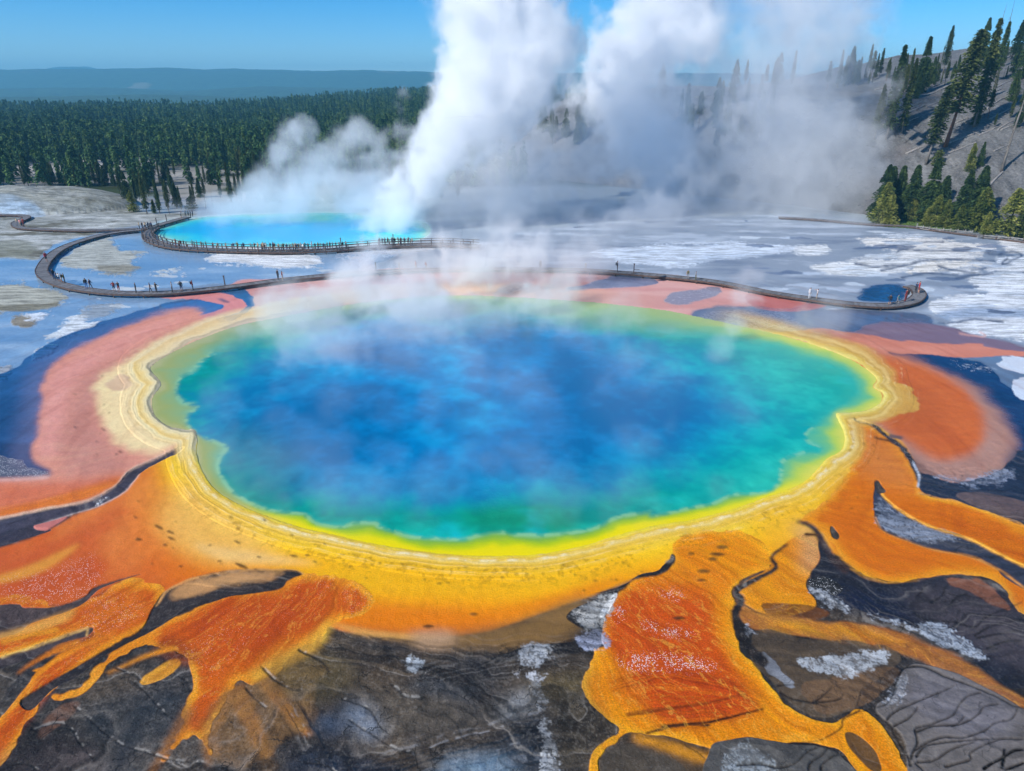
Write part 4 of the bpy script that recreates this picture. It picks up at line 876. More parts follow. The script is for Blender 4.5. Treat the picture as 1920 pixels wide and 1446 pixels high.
def volume_object(name, dens, lo, hi, mat):
    """a mesh of lattice points carrying the density, turned into one volume grid by geometry nodes"""
    nx, ny, nz = dens.shape
    me = bpy.data.meshes.new(name)
    xs = np.linspace(lo[0], hi[0], nx, dtype=np.float32)
    ys = np.linspace(lo[1], hi[1], ny, dtype=np.float32)
    zs = np.linspace(lo[2], hi[2], nz, dtype=np.float32)
    n = nx * ny * nz
    co = np.empty((nz, ny, nx, 3), np.float32)
    co[..., 0] = xs[None, None, :]; co[..., 1] = ys[None, :, None]; co[..., 2] = zs[:, None, None]
    me.vertices.add(n)
    me.vertices.foreach_set('co', co.ravel()); del co
    at = me.attributes.new('dens', 'FLOAT', 'POINT')
    at.data.foreach_set('value', np.ascontiguousarray(dens.transpose(2, 1, 0)).ravel())
    o = bpy.data.objects.new(name, me); link(o)
    ng = bpy.data.node_groups.new(name + '_nodes', 'GeometryNodeTree')
    ng.interface.new_socket('Geometry', in_out='INPUT', socket_type='NodeSocketGeometry')
    ng.interface.new_socket('Geometry', in_out='OUTPUT', socket_type='NodeSocketGeometry')
    N = ng.nodes.new; L = ng.links.new
    gi = N('NodeGroupInput'); go = N('NodeGroupOutput')
    vc = N('GeometryNodeVolumeCube')
    vc.inputs['Min'].default_value = lo; vc.inputs['Max'].default_value = hi
    vc.inputs['Resolution X'].default_value = nx
    vc.inputs['Resolution Y'].default_value = ny
    vc.inputs['Resolution Z'].default_value = nz
    pos = N('GeometryNodeInputPosition')
    def vm(op, a, b=None):
        k = N('ShaderNodeVectorMath'); k.operation = op
        for i, s in enumerate((a, b)):
            if s is None: continue
            if isinstance(s, tuple): k.inputs[i].default_value = s
            else: L(s, k.inputs[i])
        return k.outputs['Vector']
    a = vm('SUBTRACT', pos.outputs[0], tuple(lo))
    b = vm('MULTIPLY', a, tuple((r - 1) / (h - l) for r, h, l in zip((nx, ny, nz), hi, lo)))
    c = vm('FLOOR', vm('ADD', b, (0.5, 0.5, 0.5)))
    d = N('ShaderNodeVectorMath'); d.operation = 'DOT_PRODUCT'
    L(c, d.inputs[0]); d.inputs[1].default_value = (0, 0, 0)
    # integer index maths keeps the last bits that float32 would lose
    sep = N('ShaderNodeSeparateXYZ'); L(c, sep.inputs[0])
    def im(op, a, b):
        k = N('FunctionNodeIntegerMath'); k.operation = op
        for i, s in enumerate((a, b)):
            if isinstance(s, int): k.inputs[i].default_value = s
            else: L(s, k.inputs[i])
        return k.outputs[0]
    idx = im('ADD', sep.outputs[0], im('MULTIPLY', im('ADD', sep.outputs[1], im('MULTIPLY', sep.outputs[2], ny)), nx))
    ng.nodes.remove(d)
    na = N('GeometryNodeInputNamedAttribute'); na.data_type = 'FLOAT'; na.inputs['Name'].default_value = 'dens'
    si = N('GeometryNodeSampleIndex'); si.data_type = 'FLOAT'; si.domain = 'POINT'; si.clamp = True
    L(gi.outputs[0], si.inputs['Geometry']); L(na.outputs[0], si.inputs['Value']); L(idx, si.inputs['Index'])
    L(si.outputs[0], vc.inputs['Density'])
    sm = N('GeometryNodeSetMaterial'); sm.inputs['Material'].default_value = mat
    L(vc.outputs[0], sm.inputs[0]); L(sm.outputs[0], go.inputs[0])
    me.materials.append(mat)
    md = o.modifiers.new('steam', 'NODES'); md.node_group = ng
    return o

def puff_field(lo, hi, vox, puffs, seed, warp=0.35, detail=1.0, cell=9.0, low=0.0, tear=0.0):
    """puffs: (centre, radius, strength). Returns the density grid, billowed with fractal noise."""
    n = [int(round((h - l) / vox)) for l, h in zip(lo, hi)]
    rs = np.random.RandomState(seed)
    ax = [np.linspace(l, h, k, dtype=np.float32) for l, h, k in zip(lo, hi, n)]
    f = np.zeros(n, np.float32); st = np.zeros(n, np.float32)
    for c, r, s in puffs:
        sl = []
        for a in range(3):
            i0 = np.searchsorted(ax[a], c[a] - r * 1.6); i1 = np.searchsorted(ax[a], c[a] + r * 1.6)
            sl.append(slice(i0, i1))
        if any(q.start >= q.stop for q in sl): continue
        dx = (ax[0][sl[0]] - c[0])[:, None, None]; dy = (ax[1][sl[1]] - c[1])[None, :, None]; dz = (ax[2][sl[2]] - c[2])[None, None, :]
        g = 1 - np.sqrt(dx * dx + dy * dy + dz * dz) / (r * 1.6)
        g = np.clip(g, 0, 1); g = g * g * (3 - 2 * g)
        sub = f[tuple(sl)]; w = g ** 2
        st[tuple(sl)] = (st[tuple(sl)] * (sub ** 2) + s * w) / (sub ** 2 + w + 1e-6)
        f[tuple(sl)] = np.sqrt(sub ** 2 + g ** 2)
    size = [h - l for l, h in zip(lo, hi)]
    big = fnoise(n, [s / cell for s in size], rs, 2, 0.5)
    bil = fnoise(n, [s / (cell * 0.45) for s in size], rs, 4, 0.55)
    bil = 1 - 2 * np.abs(bil)                     # rounded cauliflower lobes with sharp creases
    x = f + warp * (0.45 * big + 0.40 * detail * (bil - 0.35))
    d = np.where(st > .62, sstep(0.42, 0.78, x), sstep(0.40, 0.95, x)) * st
    if tear: d = d * (1 - tear * np.clip(1 - st / .6, 0, 1) * sstep(.25, -.45, big + .6 * bil - .1))
    soft = np.clip(f - 0.3, 0, 1) * st * 0.03 * (1 + big) * (f > 0)
    d = np.where(f > 0.02, d + np.clip(soft, 0, 1), 0)
    e = sstep(0, 4, np.arange(n[0])) * sstep(0, 4, np.arange(n[0])[::-1])
    d = d * e[:, None, None]
    return d.astype(np.float32)

def P(px, py, Y, rpx, s=1.0):
    c = GY(px, py, Y)
    return (tuple(c), rpx / F * (c - Vector((0, 0, CAMH))).length, s)

def build_steam():
    plume = []
    A = plume.append
    # bright sunlit column that leans up from the back pool
    for q in [(700, 428, 34), (728, 412, 44), (752, 385, 48), (778, 350, 50), (800, 312, 52), (824, 275, 56), (850, 238, 60), (880, 198, 66), (912, 158, 72), (948, 118, 76), (975, 76, 74), (940, 40, 72), (905, 2, 70), (925, -40, 80), (960, -90, 90),
              (1010, 40, 44), (1030, 90, 44), (990, 150, 46), (940, 200, 44), (870, 150, 40), (890, 90, 36)]:
        A(P(q[0], q[1], 158, q[2], 1.25))
    # three ragged fingers on the left
    rf = random.Random(4)
    for path, w0, w1, st in [([(420, 405), (455, 375), (490, 340), (520, 300), (545, 262), (566, 240)], 40, 20, .55), ([(540, 400), (575, 350), (610, 310), (640, 275), (668, 250), (690, 262)], 46, 22, .5), ([(470, 340), (500, 300), (530, 270), (590, 270)], 20, 14, .3),
                         ([(670, 390), (700, 330), (735, 280), (745, 230), (748, 185), (762, 168)], 52, 18, .55), ([(760, 300), (790, 260), (800, 225), (820, 205)], 26, 16, .35), ([(600, 330), (640, 330), (680, 300)], 34, 24, .3), ([(480, 400), (520, 370), (550, 330)], 36, 30, .35)]:
        q = catmull(path, False, 3); n = len(q)
        for i, p in enumerate(q):
            w = w0 + (w1 - w0) * i / n
            A(P(p[0] + rf.uniform(-.35, .35) * w, p[1] + rf.uniform(-.2, .2) * w, 162 + rf.uniform(-5, 5), w * rf.uniform(.55, .95), st * rf.uniform(.5, 1.2)))
    # bank hugging the far shore of the back pool
    for k in range(30):
        px = 335 + k * 15; A(P(px + rf.uniform(-6, 6), 402 - min(40, (px - 335) * .10) + rf.uniform(-5, 5), 176 + rf.uniform(-3, 8), 22 + min(26, (px - 335) * .07), .12 + .28 * min(1, max(0, px - 380) / 200)))
    # the broad bank that joins the columns and hides the foot of the slope
    for k in range(21):
        px = 880 + k * 38; A(P(px, 408 + rf.uniform(-12, 10), 166 + (px - 880) * .03, 50 + rf.uniform(-8, 10), .36))
        A(P(px, 345 + rf.uniform(-22, 22), 172 + (px - 880) * .02, 64, .30))
    for q in [(1010, 250, 60), (1060, 300, 60), (1120, 300, 60), (1150, 250, 46), (1080, 230, 36), (1310, 300, 70), (1330, 240, 60), (1280, 180, 40), (1450, 290, 80), (1600, 330, 60), (1610, 390, 50)]:
        A(P(q[0], q[1], 184, q[2], .24))
    # second column
    for q in [(1240, 350, 80), (1225, 290, 84), (1205, 235, 80), (1180, 180, 76), (1200, 125, 78), (1240, 75, 84), (1255, 15, 92), (1275, -50, 100), (1325, 60, 60), (1140, 190, 40)]:
        A(P(q[0], q[1], 196, q[2], 0.8))
    # thinner third column and the veil before the slope
    for q in [(1540, 150, 80), (1530, 90, 76), (1560, 30, 76), (1530, -40, 90), (1500, 210, 90)]:
        A(P(q[0], q[1], 205, q[2], 0.30))
    for q in [(1390, 130, 66), (1420, 230, 100), (1350, 170, 60), (1480, 300, 120), (1560, 330, 90), (1600, 250, 60), (1380, 310, 100), (1430, 40, 80), (1400, -30, 80), (1470, 180, 90), (1540, 260, 90)]:
        A(P(q[0], q[1], 192, q[2], 0.19))
    # low mass along the flats
    for q in [(850, 400, 85, 165), (930, 370, 90, 170), (930, 300, 80, 172), (1010, 340, 80, 172), (1090, 360, 85, 175), (1160, 370, 85, 178), (1050, 280, 46, 175), (960, 430, 80, 158), (860, 450, 70, 152)]:
        A(P(q[0], q[1], q[3] + 8, q[2], 0.32))
    for q in [(1240, 385, 80, 180), (1330, 370, 90, 185), (1420, 375, 90, 188), (1510, 380, 80, 190), (1580, 385, 66, 190), (1100, 430, 70, 160), (1200, 440, 70, 162)]:
        A(P(q[0], q[1], q[3], q[2], 0.24))
    for k in range(16):
        px = 1180 + k * 30; A(P(px, 418 + rf.uniform(-8, 6), 158, 34 + rf.uniform(-6, 8), .16))
    for q in [(820, 452, 44), (880, 446, 50), (950, 452, 50), (1020, 452, 46), (1085, 446, 44), (1150, 440, 40), (1230, 430, 40)]:
        A(P(q[0], q[1], 142, q[2], .11 if q[0] < 1060 else .06))
    lo = (-88, 126, 0.02); hi = (124, 236, 68)
    d = puff_field(lo, hi, VOX, plume, 3, warp=1.4, cell=11.5, tear=.45)
    m = steam_material('steam_thick', 0.20, 0.0, (.985, .99, 1.0))
    o = volume_object('steam_plumes', d, lo, hi, m)
    tag(o, 'tall white steam plumes billowing up from the hot springs behind', 'steam', kind='stuff')
    low = []
    for q in [(680, 500, 34, .16), (700, 465, 26, .16), (665, 545, 60, .12), (600, 565, 50, .09), (520, 585, 50, .08), (740, 560, 60, .09), (820, 545, 60, .1), (900, 520, 60, .1), (990, 510, 40, .07), (1010, 475, 40, .06),
              (995, 560, 32, .08), (950, 490, 60, .09), (860, 490, 60, .09), (780, 500, 50, .07), (1060, 540, 40, .06), (1100, 490, 60, .05), (470, 620, 40, .05), (1390, 560, 28, .12), (1375, 610, 34, .12), (1350, 650, 30, .07), (1400, 520, 30, .08), (1490, 600, 50, .05), (1560, 600, 40, .04), (1200, 590, 26, .05), (640, 515, 40, .07), (760, 505, 44, .08), (860, 508, 40, .08), (930, 500, 40, .07), (1080, 505, 36, .07), (700, 590, 70, .05), (820, 590, 70, .05), (930, 585, 60, .05), (600, 610, 70, .06), (1060, 580, 60, .035), (1150, 590, 60, .03), (560, 630, 60, .05), (640, 640, 60, .04), (420, 660, 40, .04)]:
        c = G(q[0], q[1] + q[2] * 0.5, 1.0)
        c = GY(q[0], q[1], c.y)
        low.append(((c.x, c.y, max(c.z, 1.5)), q[2] / F * c.y * 1.05, q[3] * (1.9 if q[1] < 645 and q[0] < 1200 else 1.2)))
    rs = random.Random(5)
    for k in range(130):
        px = rs.gauss(850, 330); py = rs.uniform(600, 960)
        if abs((px - 900) / 620) ** 2 + abs((py - 780) / 210) ** 2 > 1: continue
        c = G(px, py, rs.uniform(0.8, 2.4))
        low.append((tuple(c), rs.uniform(1.2, 3.2), rs.uniform(0.005, 0.024)))
    lo = (-52, 36, 0.05); hi = (62, 128, 15)
    d = puff_field(lo, hi, VOX*.65, low, 8, warp=1.1, cell=6.0)
    o = volume_object('steam_wisps', d, lo, hi, steam_material('steam_thin', 1.0, -0.1))
    tag(o, 'thin low steam drifting over the big blue spring and its far edge', 'steam', kind='stuff')
def leaf_mat(name, dark, mid, light, vary=.5):
    m, nt, out = nodes_of(name); L = nt.links.new
    at = mk(nt, 'ShaderNodeAttribute', attribute_name='tint')
    cr = mk(nt, 'ShaderNodeValToRGB')
    e = cr.color_ramp.elements
    e[0].position = 0; e[0].color = (*dark, 1); e[1].position = 1; e[1].color = (*light, 1)
    x = e.new(.5); x.color = (*mid, 1)
    oi = mk(nt, 'ShaderNodeObjectInfo')
    mm = mk(nt, 'ShaderNodeMath', operation='MULTIPLY_ADD'); L(oi.outputs['Random'], mm.inputs[0]); mm.inputs[1].default_value = vary; mm.inputs[2].default_value = -vary / 2
    ad = mk(nt, 'ShaderNodeMath', operation='ADD'); L(at.outputs['Fac'], ad.inputs[0]); L(mm.outputs[0], ad.inputs[1])
    L(ad.outputs[0], cr.inputs[0])
    b = mk(nt, 'ShaderNodeBsdfPrincipled'); L(cr.outputs[0], b.inputs['Base Color']); b.inputs['Roughness'].default_value = .75
    b.inputs['Specular IOR Level'].default_value = .25
    L(b.outputs[0], out.inputs['Surface'])
    return m

def bark_mat(name, c1, c2):
    m, nt, out = nodes_of(name); L = nt.links.new
    tc = mk(nt, 'ShaderNodeTexCoord'); n = mk(nt, 'ShaderNodeTexNoise'); n.inputs['Scale'].default_value = 3; n.inputs['Detail'].default_value = 4
    mp = mk(nt, 'ShaderNodeMapping'); mp.inputs['Scale'].default_value = (3, 3, .5); L(tc.outputs['Object'], mp.inputs[0]); L(mp.outputs[0], n.inputs['Vector'])
    cr = mk(nt, 'ShaderNodeValToRGB'); e = cr.color_ramp.elements; e[0].position = .35; e[0].color = (*c1, 1); e[1].position = .7; e[1].color = (*c2, 1)
    L(n.outputs[0], cr.inputs[0])
    b = mk(nt, 'ShaderNodeBsdfPrincipled'); L(cr.outputs[0], b.inputs['Base Color']); b.inputs['Roughness'].default_value = .9
    L(b.outputs[0], out.inputs['Surface'])
    return m

def crown_mesh(name, mat, H, Rr, base, n, leaf, seed, shape=0.9, droop=.35, gap=.25, flat=0.0, tips=True):
    """a conifer crown: whorls of drooping branches carrying small needle-clump faces"""
    r = random.Random(seed); V = []; Fc = []; T = []
    lean = r.uniform(0, 6.28)
    k = 0
    while k < n:
        t = r.random() ** 0.85
        h = base + (H - base) * t
        if mnoise.noise(Vector((seed * 3.1, t * 7, r.randint(0, 2) * .6))) < -gap * .9: 
            k += .4; continue
        a = r.uniform(0, 6.2832)
        prof = (1 - t) ** shape * (0.55 + 0.45 * min(1, t / .12)) if t > 0 else .5
        lob = 0.72 + 0.5 * mnoise.noise(Vector((math.cos(a) * 1.3, math.sin(a) * 1.3, h * .9 + seed)))
        reach = Rr * prof * lob * (1.15 if r.random() < .12 else 1) + .10
        q = 2 if reach < .4 else 3
        bt = min(1, max(0, .5 + .7 * mnoise.noise(Vector((math.cos(a) * 2 + seed, math.sin(a) * 2, h * .7)))))
        for s in range(q):
            f = (s + r.uniform(.45, 1.0)) / q
            rr = reach * f; z = h - droop * rr * f + r.uniform(-.1, .1) * leaf
            c = Vector((math.cos(a) * rr, math.sin(a) * rr, z))
            w = leaf * r.uniform(.6, 1.25) * (1.0 - .35 * f)
            d = Vector((math.cos(a + r.uniform(-.7, .7)), math.sin(a + r.uniform(-.7, .7)), -droop + r.uniform(-.4, .5))).normalized()
            side = d.cross(Vector((r.uniform(-.6, .6), r.uniform(-.6, .6), 1))).normalized()
            i = len(V)
            V += [c - d * w * .5 - side * w * .28, c - d * w * .3 + side * w * .33, c + d * w * .75]
            Fc.append((i, i + 1, i + 2)); tt = min(1, max(0, bt + r.uniform(-.25, .25))); T += [tt] * 3
            if r.random() < .5:
                i = len(V); up = side.cross(d)
                V += [c - d * w * .4 - up * w * .25, c + up * w * .35, c + d * w * .6 - up * w * .1]
                Fc.append((i, i + 1, i + 2)); T += [tt] * 3
            k += 1 / q
    me = bpy.data.meshes.new(name); me.from_pydata(V, [], Fc)
    a = me.attributes.new('tint', 'FLOAT', 'POINT'); a.data.foreach_set('value', T)
    me.materials.append(mat)
    return me

def trunk_mesh(name, mat, H, r0, seed, dead=False, nb=10, limb=1.6, kink=.02):
    r = random.Random(seed); bm = bmesh.new()
    def tube(pts, rad, sides=6):
        rings = []
        for p, q in zip(pts, rad):
            rings.append([bm.verts.new((p[0] + q * math.cos(6.2832 * i / sides), p[1] + q * math.sin(6.2832 * i / sides), p[2])) for i in range(sides)])
        for A, B in zip(rings, rings[1:]):
            for i in range(sides): bm.faces.new((A[i], A[(i + 1) % sides], B[(i + 1) % sides], B[i]))
        bm.faces.new(rings[-1]); bm.faces.new(rings[0][::-1])
    def limb_(p, d, L, w):
        pts = []; c = Vector(p)
        side = d.cross(Vector((0, 0, 1))).normalized() * w; up = side.cross(d).normalized() * w
        prev = None
        for k in range(4):
            f = 1 - k / 3.4
            cc = c + d * L * k / 3 + Vector((0, 0, -.12 * L * (k / 3) ** 2 + r.uniform(-.03, .03) * L))
            ring = [bm.verts.new(cc + side * f), bm.verts.new(cc + up * f), bm.verts.new(cc - side * f), bm.verts.new(cc - up * f)]
            if prev:
                for i in range(4): bm.faces.new((prev[i], prev[(i + 1) % 4], ring[(i + 1) % 4], ring[i]))
            prev = ring
    n = 7; x = y = 0; P_ = []
    for i in range(n):
        P_.append((x, y, H * i / (n - 1) - (.4 if i == 0 else 0))); x += r.uniform(-kink, kink) * H / n * 2; y += r.uniform(-kink, kink) * H / n * 2
    tube(P_, [r0 * (1.25 if i == 0 else 1 - .93 * i / (n - 1)) for i in range(n)])
    for k in range(nb):
        t = r.uniform(.25, .95); i = min(n - 2, int(t * (n - 1))); f = t * (n - 1) - i
        p = [P_[i][j] * (1 - f) + P_[i + 1][j] * f for j in range(3)]
        a = r.uniform(0, 6.28)
        limb_(p, Vector((math.cos(a), math.sin(a), r.uniform(-.3, .35))).normalized(), limb * (1.15 - t) * r.uniform(.5, 1.3), r0 * .16)
    me = bpy.data.meshes.new(name); bm.to_mesh(me); bm.free(); me.materials.append(mat)
    for p in me.polygons: p.use_smooth = True
    return me

def hit_hill(px, py):
    d = ray(px, py); ys = np.linspace(120, 420, 1200)
    x = d.x / d.y * ys; z = CAMH + d.z / d.y * ys
    hz = np.maximum(hill_z(x, ys), 0)
    k = np.flatnonzero(z <= hz)
    if len(k) == 0:
        k = [int(np.argmin(np.abs(z - hz) + 1e3 * (ys < 200)))]
    i = k[0]
    return Vector((x[i], ys[i], max(float(hz[i]), 0)))

TREES = {}
def tree_kinds():
    K = {}
    fir = leaf_mat('fir_needles', (.012, .030, .012), (.035, .068, .018), (.085, .13, .03))
    yel = leaf_mat('young_pine_needles', (.05, .08, .014), (.14, .17, .03), (.30, .30, .07))
    pin = leaf_mat('pine_needles', (.020, .036, .012), (.055, .080, .02), (.13, .15, .04))
    red = bark_mat('red_bark', (.10, .035, .016), (.24, .09, .045)); gry = bark_mat('grey_bark', (.07, .06, .055), (.22, .20, .18)); brn = bark_mat('brown_bark', (.03, .022, .016), (.10, .07, .05))
    for i in range(5):
        K['fir', i] = (crown_mesh('crown', fir, 10, 2.3 + .2 * i, .6, 1500, .62, 10 + i, .85, .35, .12), trunk_mesh('trunk', brn, 9.6, .20, i, nb=4))
        K['yellow', i] = (crown_mesh('crown', yel, 6, 1.75 + .15 * i, .15, 1200, .40, 30 + i, .72, .15, .15), trunk_mesh('trunk', brn, 5.6, .14, i + 9, nb=3))
        K['pine', i] = (crown_mesh('crown', pin, 15, 1.7 + .25 * i, 4.0 + i * .7, 640, .70, 50 + i, .45, .25, .6), trunk_mesh('trunk', red if i in (1, 3) else gry, 14.6, .22, i + 19, nb=14, limb=1.7))
        K['slim', i] = (crown_mesh('crown', fir if i % 2 else pin, 13, 1.15 + .14 * i, 1.4 + i * .3, 760, .55, 70 + i, .62, .4, .5), trunk_mesh('trunk', gry, 12.6, .17, i + 29, nb=6, limb=1.0))
        K['snag', i] = (None, trunk_mesh('trunk', gry, 14, .17, i + 39, nb=16 + 3 * i, limb=1.3, kink=.04))
    K['bush', 0] = (crown_mesh('crown', pin, 3.0, 1.7, .1, 300, .6, 91, .45, .1, .1), trunk_mesh('trunk', brn, 2.4, .10, 61, nb=3))
    TREES.update(K)

def put_tree(kind, var, loc, h, label, group=None, name=None, tilt=None, cat='tree', wide=1.0, rs=random):
    crown, trunk = TREES[kind, var]
    base_h = {'fir': 10, 'yellow': 6, 'pine': 15, 'slim': 13, 'snag': 14, 'bush': 3}[kind]
    nm = name or {'fir': 'fir_tree', 'yellow': 'young_pine_tree', 'pine': 'pine_tree', 'slim': 'slim_conifer_tree', 'snag': 'dead_tree', 'bush': 'pine_bush'}[kind]
    e = bpy.data.objects.new(nm, None); link(e); e.location = loc
    s = h / base_h
    e.scale = (s * wide, s * wide, s); e.rotation_euler = (0 if tilt is None else tilt[0], 0 if tilt is None else tilt[1], rs.uniform(0, 6.28) if tilt is None else 0)
    if crown is not None: link(bpy.data.objects.new('crown', crown), e)
    link(bpy.data.objects.new('trunk', trunk), e)
    e.empty_display_size = .5
    tag(e, label, cat, group)
    return e

def build_hill():
    xs = np.arange(-70, 330, .9); ys = np.concatenate([np.arange(112, 300, .9), np.arange(302, 420, 6)])
    X, Y = np.meshgrid(xs, ys)
    Z = hill_z(X, Y)
    Z = np.where(Y < hill_base(X) + 1, -1.0, Z) + 0.12 * fbm(X, Y, 1.8, 3, 70) * (Y > hill_base(X) + 1)
    o, _ = grid_mesh('hillside', X, Y, Z, keep=(Y > hill_base(X) - 3))
    m, nt, out = nodes_of('grey_scree'); L = nt.links.new
    geo = mk(nt, 'ShaderNodeNewGeometry')
    def noise(s, d, r=.6, sc=None):
        n = mk(nt, 'ShaderNodeTexNoise'); n.inputs['Scale'].default_value = s; n.inputs['Detail'].default_value = d; n.inputs['Roughness'].default_value = r
        if sc:
            mp = mk(nt, 'ShaderNodeMapping'); mp.inputs['Scale'].default_value = sc; mp.inputs['Rotation'].default_value = (0, 0, R(-25)); L(geo.outputs['Position'], mp.inputs[0]); L(mp.outputs[0], n.inputs['Vector'])
        else: L(geo.outputs['Position'], n.inputs['Vector'])
        return n.outputs[0]
    a = noise(.09, 4); b_ = noise(1.6, 6, .75); c_ = noise(.5, 5, .7, (1, .25, .25))
    cr = mk(nt, 'ShaderNodeValToRGB'); e = cr.color_ramp.elements
    e[0].position = .36; e[0].color = (.030, .030, .031, 1); e[1].position = .68; e[1].color = (.29, .285, .28, 1)
    x = e.new(.5); x.color = (.13, .128, .126, 1)
    mx = mk(nt, 'ShaderNodeMath', operation='MULTIPLY_ADD'); L(b_, mx.inputs[0]); mx.inputs[1].default_value = .45
    m2 = mk(nt, 'ShaderNodeMath', operation='MULTIPLY_ADD'); L(c_, m2.inputs[0]); m2.inputs[1].default_value = .35
    m3 = mk(nt, 'ShaderNodeMath', operation='MULTIPLY'); L(a, m3.inputs[0]); m3.inputs[1].default_value = .2
    L(m3.outputs[0], m2.inputs[2]); L(m2.outputs[0], mx.inputs[2]); L(mx.outputs[0], cr.inputs[0])
    pk = mk(nt, 'ShaderNodeMix', data_type='RGBA'); sm = mk(nt, 'ShaderNodeMapRange'); sm.inputs[1].default_value = .58; sm.inputs[2].default_value = .72; sm.inputs[4].default_value = .45; L(noise(.06, 3), sm.inputs[0])
    L(sm.outputs[0], pk.inputs[0]); L(cr.outputs[0], pk.inputs[6]); pk.inputs[7].default_value = (.16, .125, .11, 1)
    b = mk(nt, 'ShaderNodeBsdfPrincipled'); L(pk.outputs[2], b.inputs['Base Color']); b.inputs['Roughness'].default_value = .95
    bp = mk(nt, 'ShaderNodeBump'); bp.inputs['Distance'].default_value = .8; bp.inputs['Strength'].default_value = 1; L(mx.outputs[0], bp.inputs['Height']); L(bp.outputs[0], b.inputs['Normal'])
    L(b.outputs[0], out.inputs['Surface'])
    o.data.materials.append(m); tag(o, kind='structure')
    # loose stones on the slope as one mass
    rs = np.random.RandomState(4); n = 2600
    bx = rs.uniform(60, 175, n); by = hill_base(bx) + rs.uniform(1, 90, n); bz = hill_z(bx, by)
    V = []; Fc = []; ico = [(0, 0, 1), (.89, 0, .45), (.28, .85, .45), (-.72, .53, .45), (-.72, -.53, .45), (.28, -.85, .45), (.72, .53, -.45), (-.28, .85, -.45), (-.89, 0, -.45), (-.28, -.85, -.45), (.72, -.53, -.45), (0, 0, -1)]
    IF = [(0, 1, 2), (0, 2, 3), (0, 3, 4), (0, 4, 5), (0, 5, 1), (1, 6, 2), (2, 7, 3), (3, 8, 4), (4, 9, 5), (5, 10, 1), (2, 6, 7), (3, 7, 8), (4, 8, 9), (5, 9, 10), (1, 10, 6), (6, 11, 7), (7, 11, 8), (8, 11, 9), (9, 11, 10), (10, 11, 6)]
    for i in range(n):
        s = .12 + .45 * rs.rand() ** 4; k = len(V); j = rs.uniform(.6, 1.2, (12, 3))
        V += [(bx[i] + v[0] * s * j[q, 0], by[i] + v[1] * s * j[q, 1], bz[i] + .1 * s + v[2] * s * .7 * j[q, 2]) for q, v in enumerate(ico)]
        Fc += [tuple(k + a for a in f) for f in IF]
    me = bpy.data.meshes.new('scree_stones'); me.from_pydata(V, [], Fc); me.materials.append(m)
    o = bpy.data.objects.new('scree_stones', me); link(o); tag(o, kind='stuff')

